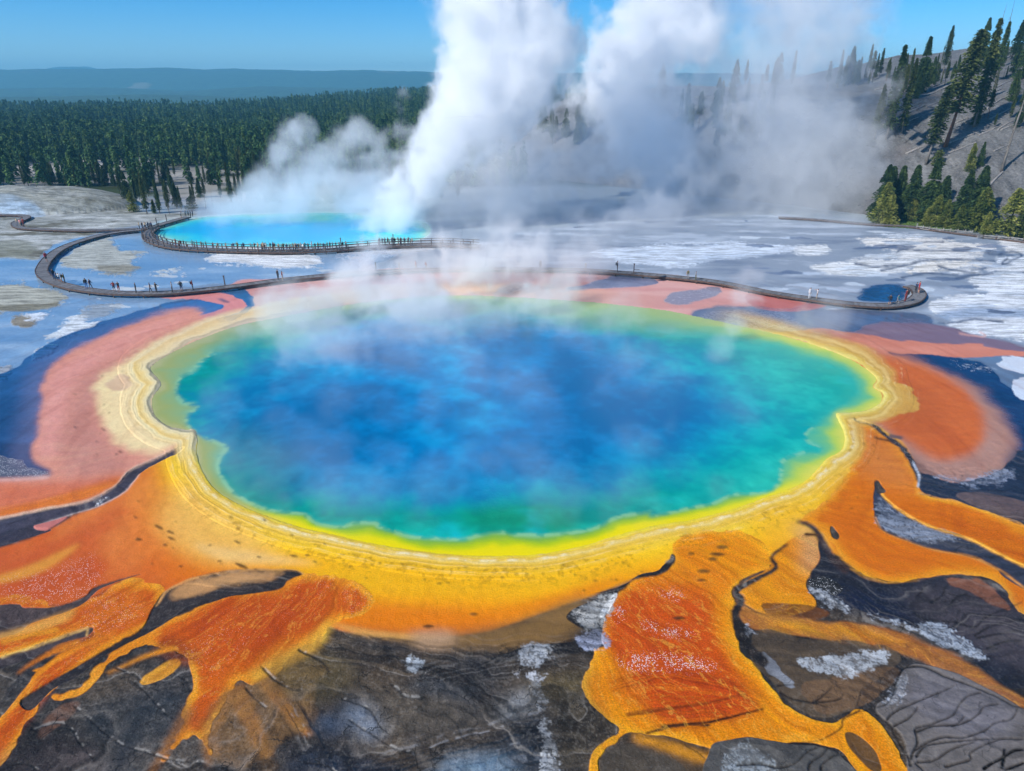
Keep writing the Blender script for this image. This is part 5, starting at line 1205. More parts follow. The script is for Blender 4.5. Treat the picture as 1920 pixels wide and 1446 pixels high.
def build_trees():
    tree_kinds()
    r = random.Random(3)
    # ---- the slope on the right: (px, py of the foot, height in photo px, kind, label)
    S = [(1772, 275, 185, 'pine', 1, 'tall pine with a reddish bare lower trunk on the middle of the grey slope'),
         (1736, 308, 130, 'pine', 0, 'pine with a thin pale trunk just left of the red trunked pine'),
         (1662, 262, 150, 'slim', 1, 'tall yellow green conifer beside the steam on the slope'),
         (1690, 250, 120, 'slim', 0, 'dark green conifer right behind the tall yellow green one'),
         (1826, 238, 170, 'slim', 2, 'tall bright green conifer halfway up the right slope'),
         (1878, 322, 215, 'snag', 4, 'large bare dead tree with a reddish trunk at the right edge of the slope'),
         (1760, 82 + 55, 55, 'snag', 0, 'thin bare dead tree standing alone on the skyline'),
         (1722, 178, 92, 'fir', 0, 'broad dense conifer on the skyline above the fallen logs'),
         (1706, 176, 70, 'snag', 1, 'pale leaning dead trunk beside the broad skyline conifer'),
         (1757, 310, 26, 'bush', 0, 'small round bush casting a shadow on the bare scree'),
         (1816, 322, 48, 'yellow', 0, 'small dark green tree low on the bare scree, left of a pair'),
         (1836, 312, 42, 'fir', 1, 'small dark green tree low on the bare scree, right of a pair'),
         (1648, 415, 96, 'fir', 2, 'dark fir at the left end of the clump below the scree'),
         (1657, 410, 92, 'fir', 3, 'second narrow dark fir from the left end of the clump'),
         (1676, 408, 88, 'fir', 1, 'dark pointed fir third in the clump at the slope foot'),
         (1652, 420, 72, 'yellow', 1, 'light green bushy tree in front of the leftmost dark firs'),
         (1664, 422, 54, 'yellow', 2, 'round green tree nearest the white flats at the clump left end'),
         (1701, 412, 92, 'fir', 4, 'pointed dark fir standing in a gap of the clump'),
         (1708, 416, 44, 'yellow', 3, 'small yellow green pine beside the strip of grass'),
         (1734, 415, 106, 'fir', 0, 'tallest dark fir in the middle of the clump'),
         (1742, 420, 70, 'fir', 2, 'mid height dark fir just right of the tallest one'),
         (1757, 418, 84, 'fir', 3, 'grey green fir with a ragged top in the clump'),
         (1750, 426, 56, 'yellow', 4, 'yellow green pine right of the clump centre'),
         (1768, 428, 50, 'yellow', 0, 'pale frosted green pine before the dark gap'),
         (1734, 425, 34, 'yellow', 1, 'smallest yellow green pine by the log fence'),
         (1797, 425, 96, 'fir', 1, 'wide very dark fir behind the right hand yellow pines'),
         (1822, 424, 102, 'fir', 4, 'bright green sided tall fir behind the pale yellow pine'),
         (1795, 432, 46, 'yellow', 2, 'small yellow pine standing before the very dark fir'),
         (1832, 434, 76, 'yellow', 3, 'pale yellow leafed tall pine near the end of the log fence'),
         (1846, 440, 40, 'yellow', 0, 'low olive pine at the foot of the pale yellow pine'),
         (1888, 442, 82, 'yellow', 4, 'lone yellow green pyramid pine near the right edge'),
         (1915, 446, 48, 'bush', 0, 'dark low bush at the right edge behind the log walk'),
         (1866, 438, 24, 'bush', 0, 'low dark bush between the two large yellow pines'),
         (1838, 112, 66, 'fir', 2, 'bushy pine on the ridge left of the two bare spires'),
         (1858, 120, 96, 'snag', 2, 'tall bare spire above the ridge, left of two'),
         (1872, 116, 96, 'snag', 3, 'tall bare spire above the ridge, right of two'),
         (1866, 150, 92, 'slim', 3, 'ragged dark pine between the bare spires and the edge'),
         (1896, 110, 95, 'snag', 0, 'leaning bare spire close to the right top corner'),
         (1902, 112, 66, 'fir', 3, 'broad pine crown in the top right corner'),
         (1918, 150, 90, 'fir', 4, 'green pine cut by the right edge high on the ridge'),
         (1768, 138, 76, 'slim', 4, 'slim grey pine with short branches on the skyline'),
         (1628, 134, 44, 'slim', 2, 'slim skyline conifer nearest to the steam'),
         (1640, 262, 90, 'slim', 4, 'slender half bare tree fading into the steam edge')]
    for px, py, hp, k, v, lab in S:
        c = hit_hill(px, py); dep = (c.y * math.cos(PITCH) + (CAMH - c.z) * math.sin(PITCH))
        h = hp / F * dep / math.cos(PITCH) * .97
        tl = None
        if 'leaning' in lab: tl = (0, R(9))
        elif 'red trunked' in lab or 'reddish bare' in lab or 'large bare dead' in lab: tl = (0, R(5))
        put_tree(k, v, c - Vector((0, 0, .15)), h, lab, 'trees on and below the grey slope', tilt=tl, rs=r, wide=1.25 if k in ('fir', 'yellow') and py > 400 else (1.3 if k == 'pine' else 1.0))
    # ridge and slope fillers
    fil = []
    for k in range(85):
        px = r.uniform(1585, 1935); t = (px - 1585) / 350
        top = 150 - 30 * t ** 2.2 - 12 * t
        py = top + r.uniform(-4, 30 if px > 1650 else 14)
        fil.append((px, py, r.uniform(18, 46), r.choice(['slim', 'slim', 'fir', 'pine', 'snag'])))
    for k in range(34):
        px = r.uniform(1640, 1925); py = r.uniform(170, 250)
        if 1700 < px < 1800 and py > 200: continue
        fil.append((px, py, r.uniform(24, 56), r.choice(['slim', 'pine', 'fir', 'snag', 'slim'])))
    for px, py, hp, k in fil:
        c = hit_hill(px, py); dep = c.y * math.cos(PITCH) + (CAMH - c.z) * math.sin(PITCH)
        h = min(hp / F * dep * 1.08, 15)
        lab = {'slim': 'one of the narrow dark conifers scattered along the upper right slope', 'fir': 'one of the fuller green conifers scattered along the upper right slope', 'pine': 'one of the open pines with bare lower trunks on the upper right slope', 'snag': 'one of the bare grey dead trunks standing on the upper right slope'}[k]
        put_tree(k, r.randrange(5), c - Vector((0, 0, .2)), h, lab, {'slim': 'narrow conifers on the upper slope', 'fir': 'full conifers on the upper slope', 'pine': 'open pines on the upper slope', 'snag': 'dead trunks on the upper slope'}[k], rs=r)
    # trees showing through the gaps of the steam
    for (x0, x1, y0, y1, n) in [(1010, 1120, 200, 262, 16), (1262, 1312, 200, 256, 7), (1340, 1450, 138, 290, 18), (1120, 1600, 135, 160, 14)]:
        for k in range(n):
            px = r.uniform(x0, x1); py = r.uniform(y0 + 20, y1 + 10); kk = r.choice(['fir', 'slim', 'fir', 'pine'])
            c = hit_hill(px, py); dep = c.y * math.cos(PITCH) + (CAMH - c.z) * math.sin(PITCH)
            put_tree(kk, r.randrange(5), c - Vector((0, 0, .2)), min(r.uniform(44, 66) / F * dep, 14), 'one of the dark conifers half veiled by steam behind the plumes', 'conifers behind the steam', rs=r, name='conifer_tree')
    # ---- logs lying on the slope
    bk = bark_mat('weathered_log', (.16, .14, .13), (.42, .39, .36))
    logs = [((1844, 362), (1880, 324), .30, 'long weathered log leading down from the foot of the big dead tree'), ((1700, 188), (1800, 158), .3, 'longest pale log lying across the upper slope'), ((1640, 170), (1668, 162), .25, 'short pale log lying beside the steam on the slope'),
            ((1735, 142), (1782, 128), .25, 'pale log on the crest behind the slim grey pine'), ((1850, 205), (1892, 180), .25, None), ((1855, 225), (1900, 202), .25, None), ((1790, 168), (1830, 150), .22, None), ((1860, 130), (1905, 100), .25, None), ((1780, 270), (1850, 245), .2, None), ((1690, 175), (1720, 162), .2, None), ((1700, 290), (1770, 262), .2, None), ((1760, 296), (1830, 268), .2, None), ((1850, 160), (1890, 142), .22, None), ((1870, 245), (1915, 222), .2, None), ((1720, 170), (1756, 160), .18, None)] + [((a, b), (a + w, b - w * .42), .16 + .08 * r.random(), None) for a, b, w in [(r.uniform(1640, 1900), r.uniform(150, 290), r.uniform(18, 52)) for _ in range(34)]]
    for i, (a, b, w, lab) in enumerate(logs):
        A = hit_hill(*a); B = hit_hill(*b); d = B - A; L_ = d.length
        n = 9; bm = bmesh.new(); rings = []
        for k in range(n):
            p = A + d * k / (n - 1); p.z = float(hill_z(np.array([p.x]), np.array([p.y]))[0]) + w * .7
            rad = w * (1 - .45 * k / (n - 1)) * r.uniform(.9, 1.1)
            u = d.normalized(); s = u.cross(Vector((0, 0, 1))).normalized(); t = s.cross(u)
            rings.append([bm.verts.new(p - A + s * rad * math.cos(6.2832 * j / 7) + t * rad * math.sin(6.2832 * j / 7)) for j in range(7)])
        for P1, P2 in zip(rings, rings[1:]):
            for j in range(7): bm.faces.new((P1[j], P1[(j + 1) % 7], P2[(j + 1) % 7], P2[j]))
        bm.faces.new(rings[0][::-1]); bm.faces.new(rings[-1])
        for k in range(5):
            q = A + d * r.uniform(.3, .95); q.z = float(hill_z(np.array([q.x]), np.array([q.y]))[0]) + w * .8
            e2 = q - A + Vector((r.uniform(-.5, .5), r.uniform(-.5, .5), r.uniform(.4, 1.0)))
            q = q - A; v = [bm.verts.new(q + Vector((.05, 0, 0))), bm.verts.new(q - Vector((.03, .04, 0))), bm.verts.new(q + Vector((-.02, .05, 0))), bm.verts.new(e2)]
            bm.faces.new(v[:3]); bm.faces.new((v[0], v[1], v[3])); bm.faces.new((v[1], v[2], v[3])); bm.faces.new((v[2], v[0], v[3]))
        bmesh.ops.recalc_face_normals(bm, faces=bm.faces)
        me = bpy.data.meshes.new('fallen_log'); bm.to_mesh(me); bm.free(); me.materials.append(bk)
        o = bpy.data.objects.new('fallen_log', me); link(o); o.location = A
        tag(o, lab or 'one of the thin pale fallen trunks lying slantwise on the upper right slope', 'log', 'fallen trunks on the slope')
    # ---- front rows of the forest, one by one
    cnt = 0
    L0 = [(251, 398, 38, 'yellow', 4, 'small yellow green pine at the end of the pale mound'), (276, 402, 70, 'slim', 2, 'tall dark narrow tree just right of the small yellow green pine'), (300, 401, 60, 'slim', 1, 'dark narrow tree above the bend of the railed walk'), (318, 402, 34, 'snag', 1, 'short dead stump like trunk above the railed walk'),
          (290, 400, 24, 'yellow', 0, 'tiny bright green pine between the dark narrow trees'), (360, 392, 22, 'bush', 0, 'round olive bush on the pale bank left of the steam'), (158, 360, 34, 'snag', 0, 'lone dead stump standing on top of the pale mound'), (110, 372, 16, 'snag', 3, 'short broken stump on the face of the pale mound'), (386, 392, 42, 'snag', 4, 'grey dead tree half hidden by steam at the left fingers'), (400, 390, 34, 'snag', 2, 'second grey dead tree beside the steam, nearer to it')]
    for px, py, hp, k, v, lab in L0:
        c = G(px, py)
        c.z = float(ground_z(np.array([c.x]), np.array([c.y]))[0])
        if 'mound' in lab and k == 'snag':
            c = Vector((GMOUND[0] + (px - 118) * .13, GMOUND[1] + (2 if px > 140 else -9), 0)); c.z = float(ground_z(np.array([c.x]), np.array([c.y]))[0])
        dep = c.y * math.cos(PITCH) + (CAMH - c.z) * math.sin(PITCH)
        put_tree(k, v, c - Vector((0, 0, .1)), hp / F * dep * 1.08, lab, 'trees along the flats', rs=r)
    rows = []
    while cnt < 215:
        px = r.uniform(-40, 520) if r.random() < .8 else r.uniform(480, 860)
        py = r.choice([r.uniform(346, 384), r.uniform(322, 350), r.uniform(322, 350)])
        if px < 225 and py > 352: continue
        if px > 225 and r.random() < .25: py = r.uniform(372, 396) if px < 345 else r.uniform(360, 384)
        c = G(px, py)
        if float(mask_world_clear(np.array([c.x]), np.array([c.y]))[0]) > .35 and r.random() < .8: continue
        rows.append(c); cnt += 1
    for c in rows:
        z = float(ground_z(np.array([c.x]), np.array([c.y]))[0])
        kk = r.choice(['slim', 'fir', 'slim', 'slim'])
        px_ = 960 + F * c.x / (c.y * math.cos(PITCH) + 12)
        put_tree(kk, r.randrange(5), (c.x, c.y, z - .1), r.uniform(4.8, 7.8) if 60 < px_ < 430 else r.uniform(7.0, 11.0), 'one of the dark conifers in the front rows of the forest on the left' if c.x < -30 else 'one of the conifers at the forest edge behind the steam fingers', 'front row forest conifers' if c.x < -30 else 'forest edge conifers behind the steam', rs=r, name='forest_conifer_tree')

def build_forest():
    """the rest of the forest: thousands of conifers that read as one mass"""
    m = leaf_mat('forest_needles', (.016, .060, .020), (.055, .135, .038), (.16, .24, .06), .9)
    prot = []
    for i in range(4):
        me = crown_mesh('forest_tree', m, 11, 1.4 + .25 * i, .8, 130, 1.7, 200 + i, .75, .5, .1)
        prot.append(bpy.data.objects.new('forest_tree_form', me))
    rs = np.random.RandomState(12)
    pts = []
    for (y0, y1, sp, xmax) in ((230, 480, 3.9, .02), (480, 900, 6.2, .02), (900, 1750, 9.5, .06)):
        ys = []
        n = int((y1 * y1 - y0 * y0) * .5 * (1.0 + xmax) / (sp * sp))
        u = rs.rand(n); y = np.sqrt(y0 * y0 + u * (y1 * y1 - y0 * y0)); x = y * rs.uniform(-1.0, xmax, n)
        pts.append(np.stack([x, y], -1))
    p = np.concatenate(pts); x, y = p[:, 0], p[:, 1]
    keep = (mask_world_clear(x, y) < .4) | (rs.rand(len(x)) < .12)
    keep &= ~((x > hill_x_left(y)))
    keep &= fbm(x, y, 60, 3, 31) > -.5; keep &= y < np.interp(x / y, [-.62, -.36, -.22, -.1], [960, 1080, 1400, 1800]) * (1 + .08 * fbm(x, y, 80, 2, 14))
    x, y = x[keep], y[keep]; z = ground_z(x, y) - .2
    me = bpy.data.meshes.new('forest'); me.vertices.add(len(x)); me.vertices.foreach_set('co', np.stack([x, y, z], -1).astype(np.float32).ravel())
    sc = rs.uniform(.5, 1.25, len(x)) * (1 + .25 * fbm(x, y, 25, 2, 8)) * np.interp(y, [260, 900, 1700], [.95, 1.1, 1.5])
    a = me.attributes.new('size', 'FLOAT', 'POINT'); a.data.foreach_set('value', sc.astype(np.float32))
    o = bpy.data.objects.new('forest', me); link(o); tag(o, 'dense green conifer forest stretching to the far hills', 'forest', kind='stuff')
    ng = bpy.data.node_groups.new('forest_nodes', 'GeometryNodeTree')
    ng.interface.new_socket('Geometry', in_out='INPUT', socket_type='NodeSocketGeometry'); ng.interface.new_socket('Geometry', in_out='OUTPUT', socket_type='NodeSocketGeometry')
    N = ng.nodes.new; L = ng.links.new
    gi = N('NodeGroupInput'); go = N('NodeGroupOutput'); ip = N('GeometryNodeInstanceOnPoints')
    g2 = N('GeometryNodeGeometryToInstance')
    for q in reversed(prot):
        oi = N('GeometryNodeObjectInfo'); oi.inputs['Object'].default_value = q; oi.inputs['As Instance'].default_value = True
        L(oi.outputs['Geometry'], g2.inputs[0])
    m2p = N('GeometryNodeMeshToPoints')
    L(gi.outputs[0], m2p.inputs[0]); L(m2p.outputs[0], ip.inputs['Points']); L(g2.outputs[0], ip.inputs['Instance']); ip.inputs['Pick Instance'].default_value = True
    rv = N('FunctionNodeRandomValue'); rv.data_type = 'INT'; rv.inputs[4].default_value = 0; rv.inputs[5].default_value = 3; L(rv.outputs[2], ip.inputs['Instance Index'])
    rr = N('FunctionNodeRandomValue'); rr.data_type = 'FLOAT_VECTOR'; rr.inputs[0].default_value = (-.03, -.03, 0); rr.inputs[1].default_value = (.03, .03, 6.28); L(rr.outputs[0], ip.inputs['Rotation'])
    na = N('GeometryNodeInputNamedAttribute'); na.data_type = 'FLOAT'; na.inputs['Name'].default_value = 'size'; L(na.outputs[0], ip.inputs['Scale'])
    ri = N('GeometryNodeRealizeInstances')
    jo = go
    L(ip.outputs[0], go.inputs[0])
    o.modifiers.new('forest', 'NODES').node_group = ng
    print('forest', len(x), time.time() - T0)

def hill_x_left(y):
    return np.interp(y, [200, 262, 300, 420, 2000], [60, 0, 30, 60, 400])

def build_far():
    def ridge(name, Y0, W, top, seed, xs=1.3, rough=.12, lf=.18):
        x = np.linspace(-Y0 * xs, Y0 * xs, 420); y = np.linspace(Y0 - W, Y0 + W, 34)
        X, Y = np.meshgrid(x, y)
        PXr = 960 + F * X / (Y0 * math.cos(PITCH))
        tp = np.interp(PXr, [a for a, b in top], [b for a, b in top])
        el = np.tan(np.arctan((723 - tp) / F) - PITCH)
        hz = CAMH + el * Y0
        s = np.cos(np.clip((Y - Y0) / W, -1, 1) * math.pi / 2)
        Z = hz * s * (1 + rough * fbm(X, Y, Y0 * lf, 4, seed) * s) - 4
        Z = Z + (fbm(X, Y, Y0 * .006, 2, seed + 5)) * Y0 * .0012 * s
        o, _ = grid_mesh(name, X, Y, Z); o.data.materials.append(MH); tag(o, kind='structure')
    MH, nt, out = nodes_of('forested_hills'); L = nt.links.new
    geo = mk(nt, 'ShaderNodeNewGeometry')
    n = mk(nt, 'ShaderNodeTexNoise'); n.inputs['Scale'].default_value = .03; n.inputs['Detail'].default_value = 7; n.inputs['Roughness'].default_value = .75; L(geo.outputs['Position'], n.inputs['Vector'])
    n2 = mk(nt, 'ShaderNodeTexNoise'); n2.inputs['Scale'].default_value = .0022; n2.inputs['Detail'].default_value = 4; L(geo.outputs['Position'], n2.inputs['Vector'])
    cr = mk(nt, 'ShaderNodeValToRGB'); e = cr.color_ramp.elements; e[0].position = .38; e[0].color = (.006, .030, .020, 1); e[1].position = .62; e[1].color = (.030, .095, .050, 1)
    L(n.outputs[0], cr.inputs[0])
    c2 = mk(nt, 'ShaderNodeValToRGB'); e = c2.color_ramp.elements; e[0].position = .66; e[0].color = (0, 0, 0, 1); e[1].position = .70; e[1].color = (1, 1, 1, 1); L(n2.outputs[0], c2.inputs[0])
    mx = mk(nt, 'ShaderNodeMix', data_type='RGBA'); L(c2.outputs[0], mx.inputs[0]); L(cr.outputs[0], mx.inputs[6]); mx.inputs[7].default_value = (.14, .15, .10, 1)
    b = mk(nt, 'ShaderNodeBsdfPrincipled'); L(mx.outputs[2], b.inputs['Base Color']); b.inputs['Roughness'].default_value = 1
    L(b.outputs[0], out.inputs['Surface'])
    ridge('near_hills', 2100, 400, [(-400, 182), (0, 180), (160, 178), (250, 175), (420, 180), (560, 178), (700, 172), (900, 166), (1300, 160), (2400, 150)], 3)
    ridge('middle_hills', 3200, 600, [(-400, 168), (0, 165), (200, 163), (350, 170), (480, 160), (650, 164), (800, 160), (1000, 158), (2400, 150)], 5)
    ridge('far_hills', 4700, 1000, [(-600, 132), (0, 130), (110, 129), (260, 128), (330, 127), (400, 131), (440, 129), (520, 131), (600, 133), (690, 131), (780, 134), (860, 136), (1000, 137), (1100, 136), (2600, 140)], 7, rough=.05)
    ridge('distant_mountain', 7000, 600, [(-600, 170), (60, 140), (110, 126), (140, 124), (170, 125), (195, 130), (220, 128), (270, 128), (330, 150), (2600, 170)], 9, xs=1.2, rough=.02)

def build_haze():
    bm = bmesh.new(); bmesh.ops.create_cube(bm, size=1)
    for v in bm.verts: v.co = Vector((v.co.x * 16000, 3700 + v.co.y * 8600, -40 + (v.co.z + .5) * 285))
    me = bpy.data.meshes.new('haze'); bm.to_mesh(me); bm.free()
    m, nt, out = nodes_of('haze'); v = mk(nt, 'ShaderNodeVolumePrincipled')
    v.inputs['Color'].default_value = (.20, .58, .85, 1); v.inputs['Density'].default_value = HAZE; v.inputs['Anisotropy'].default_value = 0.0
    nt.links.new(v.outputs[0], out.inputs['Volume']); me.materials.append(m)
    o = bpy.data.objects.new('haze', me); link(o); tag(o, kind='stuff')
HAZE = 2.3e-4
def wood_mat(name, c1, c2, scale=2.0):
    m, nt, out = nodes_of(name); L = nt.links.new
    geo = mk(nt, 'ShaderNodeNewGeometry'); n = mk(nt, 'ShaderNodeTexNoise'); n.inputs['Scale'].default_value = scale; n.inputs['Detail'].default_value = 5; n.inputs['Roughness'].default_value = .7; L(geo.outputs['Position'], n.inputs['Vector'])
    rnd = mk(nt, 'ShaderNodeAttribute', attribute_name='plank')
    ad = mk(nt, 'ShaderNodeMath', operation='MULTIPLY_ADD'); L(rnd.outputs['Fac'], ad.inputs[0]); ad.inputs[1].default_value = .3; L(n.outputs[0], ad.inputs[2])
    cr = mk(nt, 'ShaderNodeValToRGB'); e = cr.color_ramp.elements; e[0].position = .35; e[0].color = (*c1, 1); e[1].position = .8; e[1].color = (*c2, 1); L(ad.outputs[0], cr.inputs[0])
    b = mk(nt, 'ShaderNodeBsdfPrincipled'); L(cr.outputs[0], b.inputs['Base Color']); b.inputs['Roughness'].default_value = .8; L(b.outputs[0], out.inputs['Surface'])
    return m

class MB:
    def __init__(s): s.v = []; s.f = []
    def box(s, c, u, w, h):
        """c centre, u half-length vector, w half-width vector, h half-height vector"""
        i = len(s.v)
        for a in (-1, 1):
            for b in (-1, 1):
                for d in (-1, 1): s.v.append(tuple(c + u * a + w * b + h * d))
        s.f += [(i, i + 1, i + 3, i + 2), (i + 4, i + 6, i + 7, i + 5), (i, i + 4, i + 5, i + 1), (i + 2, i + 3, i + 7, i + 6), (i, i + 2, i + 6, i + 4), (i + 1, i + 5, i + 7, i + 3)]
    def build(s, name, mat, parent=None, plank=False):
        me = bpy.data.meshes.new(name); me.from_pydata(s.v, [], s.f); me.materials.append(mat)
        if plank:
            a = me.attributes.new('plank', 'FLOAT', 'POINT'); r = random.Random(1); q = []
            for k in range(len(s.v) // 8): q += [r.random()] * 8
            a.data.foreach_set('value', q)
        o = bpy.data.objects.new(name, me); link(o, parent); return o

UP = Vector((0, 0, 1))
def path_world(pts, z, step):
    p = catmull([tuple(G(a, b, z))[:2] for a, b in pts], False, 12)
    d = np.hypot(*np.diff(p, axis=0).T); s = np.concatenate([[0], np.cumsum(d)]); n = max(2, int(s[-1] / step))
    t = np.linspace(0, s[-1], n + 1)
    return [Vector((np.interp(q, s, p[:, 0]), np.interp(q, s, p[:, 1]), z)) for q in t]

def boardwalk(label, pts, z=.55, width=1.9, rails=None, posts_up=(), gapless=True):
    P_ = path_world(pts, z, .42)
    root = bpy.data.objects.new('boardwalk', None); link(root); root.location = (P_[0].x, P_[0].y, 0); tag(root, label, 'boardwalk', 'boardwalks over the flats')
    O = root.location.copy()
    deck = MB(); e1 = MB(); e2 = MB(); postsL = []
    n = len(P_)
    T = [(P_[min(i + 1, n - 1)] - P_[max(i - 1, 0)]).normalized() for i in range(n)]
    rr = random.Random(int(P_[0].x))
    for i in range(n - 1):
        c = (P_[i] + P_[i + 1]) / 2 - O; t = (P_[i + 1] - P_[i]); w = t.cross(UP).normalized(); L_ = t.length
        deck.box(c + UP * rr.uniform(-.008, .008), t * .47, w * (width / 2 - .1), UP * .035)
        for sgn, e in ((1, e1), (-1, e2)):
            e.box(c + w * sgn * (width / 2 - .02) - UP * .05, t * .505, w * .06, UP * .13)
    deck.build('deck', WD['deck'], root, plank=True)
    e1.build('edge_beam', WD['beam'], root); e2.build('edge_beam', WD['beam'], root)
    k = 0
    step = max(8, int(n / 48)) if rails is None else max(5, int(n / 46))
    for i in range(2, n - 1, step):
        w = T[i].cross(UP).normalized()
        for sgn in (1, -1):
            if k >= 98: break
            c = P_[i] - O + w * sgn * (width / 2 - .14)
            m = MB(); top = 0.0 if rails is None else 1.12
            m.box(c + UP * ((top - z - .3) / 2), UP * ((top + z + .3) / 2), w * .075, T[i] * .075)
            m.build('post', WD['post'], root); k += 1
    if rails is not None:
        for sgn in (1, -1):
            for hgt, nm in ((1.08, 'top_rail'), (.58, 'middle_rail')):
                m = MB()
                for i in range(0, n - 2, 2):
                    a = P_[i] - O; b = P_[min(i + 2, n - 1)] - O; w = T[i].cross(UP).normalized()
                    m.box((a + b) / 2 + w * sgn * (width / 2 - .14) + UP * hgt, (b - a) * .51, w * .04, UP * .055)
                m.build(nm, WD['post'], root)
    return root, P_

WD = {}
WALK_B = [(352, 407), (318, 416), (288, 425), (262, 431), (225, 435), (190, 441), (160, 449), (130, 459), (108, 470), (92, 483), (82, 496), (78, 510), (92, 524), (120, 535), (160, 543), (215, 549), (280, 550), (340, 547), (430, 538), (520, 526), (610, 517), (700, 510), (800, 506), (900, 505), (1000, 505), (1100, 507), (1160, 511), (1260, 519), (1350, 530), (1440, 548), (1520, 560), (1600, 570), (1660, 573), (1700, 568), (1718, 560), (1724, 550), (1716, 541), (1700, 536)]
WALK_A = [(-60, 402), (10, 403), (40, 404), (50, 407), (42, 412), (32, 416), (29, 421), (40, 427), (80, 430), (150, 432), (215, 431), (258, 429)]
WALK_C = [(292, 427), (280, 434), (276, 442), (284, 451), (305, 459), (340, 465), (400, 469), (470, 471), (540, 472), (610, 470), (665, 466), (720, 462), (770, 460), (830, 459), (900, 462)]
WALK_D = [(1460, 408), (1520, 411), (1580, 416), (1640, 421), (1700, 424), (1760, 432), (1830, 441), (1900, 450), (1990, 462)]

def build_walks():
    WD['deck'] = wood_mat('walk_boards', (.07, .068, .07), (.20, .195, .20)); WD['beam'] = wood_mat('walk_beam', (.055, .032, .025), (.17, .11, .085)); WD['post'] = wood_mat('walk_post', (.05, .035, .03), (.16, .12, .10))
    WD['grey'] = wood_mat('grey_log', (.18, .17, .16), (.48, .46, .43))
    boardwalk('long curving boardwalk without rails that loops round the left flats and along the big spring', WALK_B)
    boardwalk('narrow boardwalk with a tight bend at the far left edge below the pale mound', WALK_A, width=1.8, z=.5)
    boardwalk('railed boardwalk packed with visitors in front of the turquoise back pool', WALK_C, rails=True, width=2.2)
    boardwalk('low boardwalk running below the tree clump on the right', WALK_D, width=1.8, z=.35)
    # signs and lone posts
    for px, py, h, lab in [(422, 535, 1.5, 'thin post with a rope standing on the boardwalk left of the pair of visitors'), (705, 508, 1.4, 'lone post at the walk edge right of the low steam column'), (1188, 514, 1.7, 'thin post with a cross arm on the walk beyond the spring'), (313, 416, 1.6, 'dark post where the railed walk begins, nearest the steam'),
                           (295, 425, 1.9, 'dark post at the fork of the two boardwalks'), (640, 466, 2.0, 'taller rail post near the right end of the crowd'), (738, 459, 2.0, 'tall post rising above the rails right of the steam column')]:
        c = G(px, py, .55); m = MB(); m.box(Vector((0, 0, h / 2)), Vector((.07, 0, 0)), Vector((0, .07, 0)), UP * (h / 2)); m.box(Vector((0, 0, h + .05)), Vector((.12, 0, 0)), Vector((0, .12, 0)), UP * .05)
        if 'cross arm' in lab: m.box(Vector((.5, 0, h * .45)), Vector((.5, 0, 0)), Vector((0, .04, 0)), UP * .04)
        o = m.build('walk_post', WD['post']); o.location = c; tag(o, lab, 'post')
    # log fence and log pile on the right
    fence = [(1718, 430), (1745, 434), (1775, 437), (1800, 439), (1822, 441)]
    P_ = path_world(fence, 0.0, 1.3)
    root = bpy.data.objects.new('log_fence', None); link(root); root.location = P_[0]; tag(root, 'low rough log fence before the yellow pines on the right', 'fence')
    r = random.Random(9); rl = [MB(), MB()]
    for i, p in enumerate(P_):
        if i < len(P_) - 1:
            t = P_[i + 1] - p; w = t.cross(UP).normalized()
            for k, m in enumerate(rl):
                m.box((p + P_[i + 1]) / 2 - P_[0] + UP * (.35 + .4 * k + r.uniform(-.05, .05)) + w * .12, t * .53, w * .06, UP * .06)
            if i % 1 == 0:
                m = MB(); m.box(p + t * .5 - P_[0] + UP * .5, (t * .25 + UP * .5), w * .05, t.cross(w).normalized() * .05); m.build('brace', WD['grey'], root)
        m = MB(); m.box(p - P_[0] + UP * .5, Vector((.08, 0, 0)), Vector((0, .08, 0)), UP * (.55 if i else .9)); m.build('post', WD['grey'], root)
    for m in rl: m.build('rail', WD['grey'], root)
    P_ = path_world([(1838, 447), (1880, 450), (1922, 455), (1990, 464)], 0.0, 2.2)
    for i, p in enumerate(P_[:-1]):
        t = P_[i + 1] - p
        if i < 4:
            for k in range(3):
                m = MB(); a = r.uniform(-.5, .5); d = Vector((math.cos(a), math.sin(a), r.uniform(-.05, .05))) * r.uniform(.9, 1.7); w = d.cross(UP).normalized(); m.box(Vector((0, 0, .14)), d, w * .11, UP * .11)
                o = m.build('stacked_log', WD['grey']); o.location = p + t * r.random() + Vector((0, r.uniform(-.5, .5), .22 * k)); tag(o, 'one of the pale split logs heaped at the right edge of the flats', 'log', 'pale split logs in the heap')
    root = bpy.data.objects.new('wooden_railing', None); link(root); root.location = P_[0] - Vector((0, .9, 0)); tag(root, 'long low wooden railing at the right edge before the lone yellow pine', 'railing')
    for h in (.35, .8):
        m = MB()
        for i in range(len(P_) - 1):
            t = P_[i + 1] - P_[i]; w = t.cross(UP).normalized(); m.box((P_[i] + P_[i + 1]) / 2 - P_[0] + UP * h, t * .51, w * .05, UP * .07)
        m.build('rail', WD['grey'], root)
    for i in range(0, len(P_)):
        m = MB(); m.box(P_[i] - P_[0] + UP * .45, Vector((.07, 0, 0)), Vector((0, .07, 0)), UP * .5); m.build('post', WD['post'], root)
    # strip of grass behind the fence
    rs = np.random.RandomState(5); V = []; Fc = []
    for i in range(5200):
        px = rs.uniform(1655, 1790); py = rs.uniform(412, 426) + (px - 1655) * .06
        c = G(px, py); h = rs.uniform(.15, .45); a = rs.uniform(0, 6.28); k = len(V); w = .09
        V += [(c.x - w * math.cos(a), c.y - w * math.sin(a), 0), (c.x + w * math.cos(a), c.y + w * math.sin(a), 0), (c.x + rs.uniform(-.15, .15), c.y + rs.uniform(-.15, .15), h)]; Fc.append((k, k + 1, k + 2))
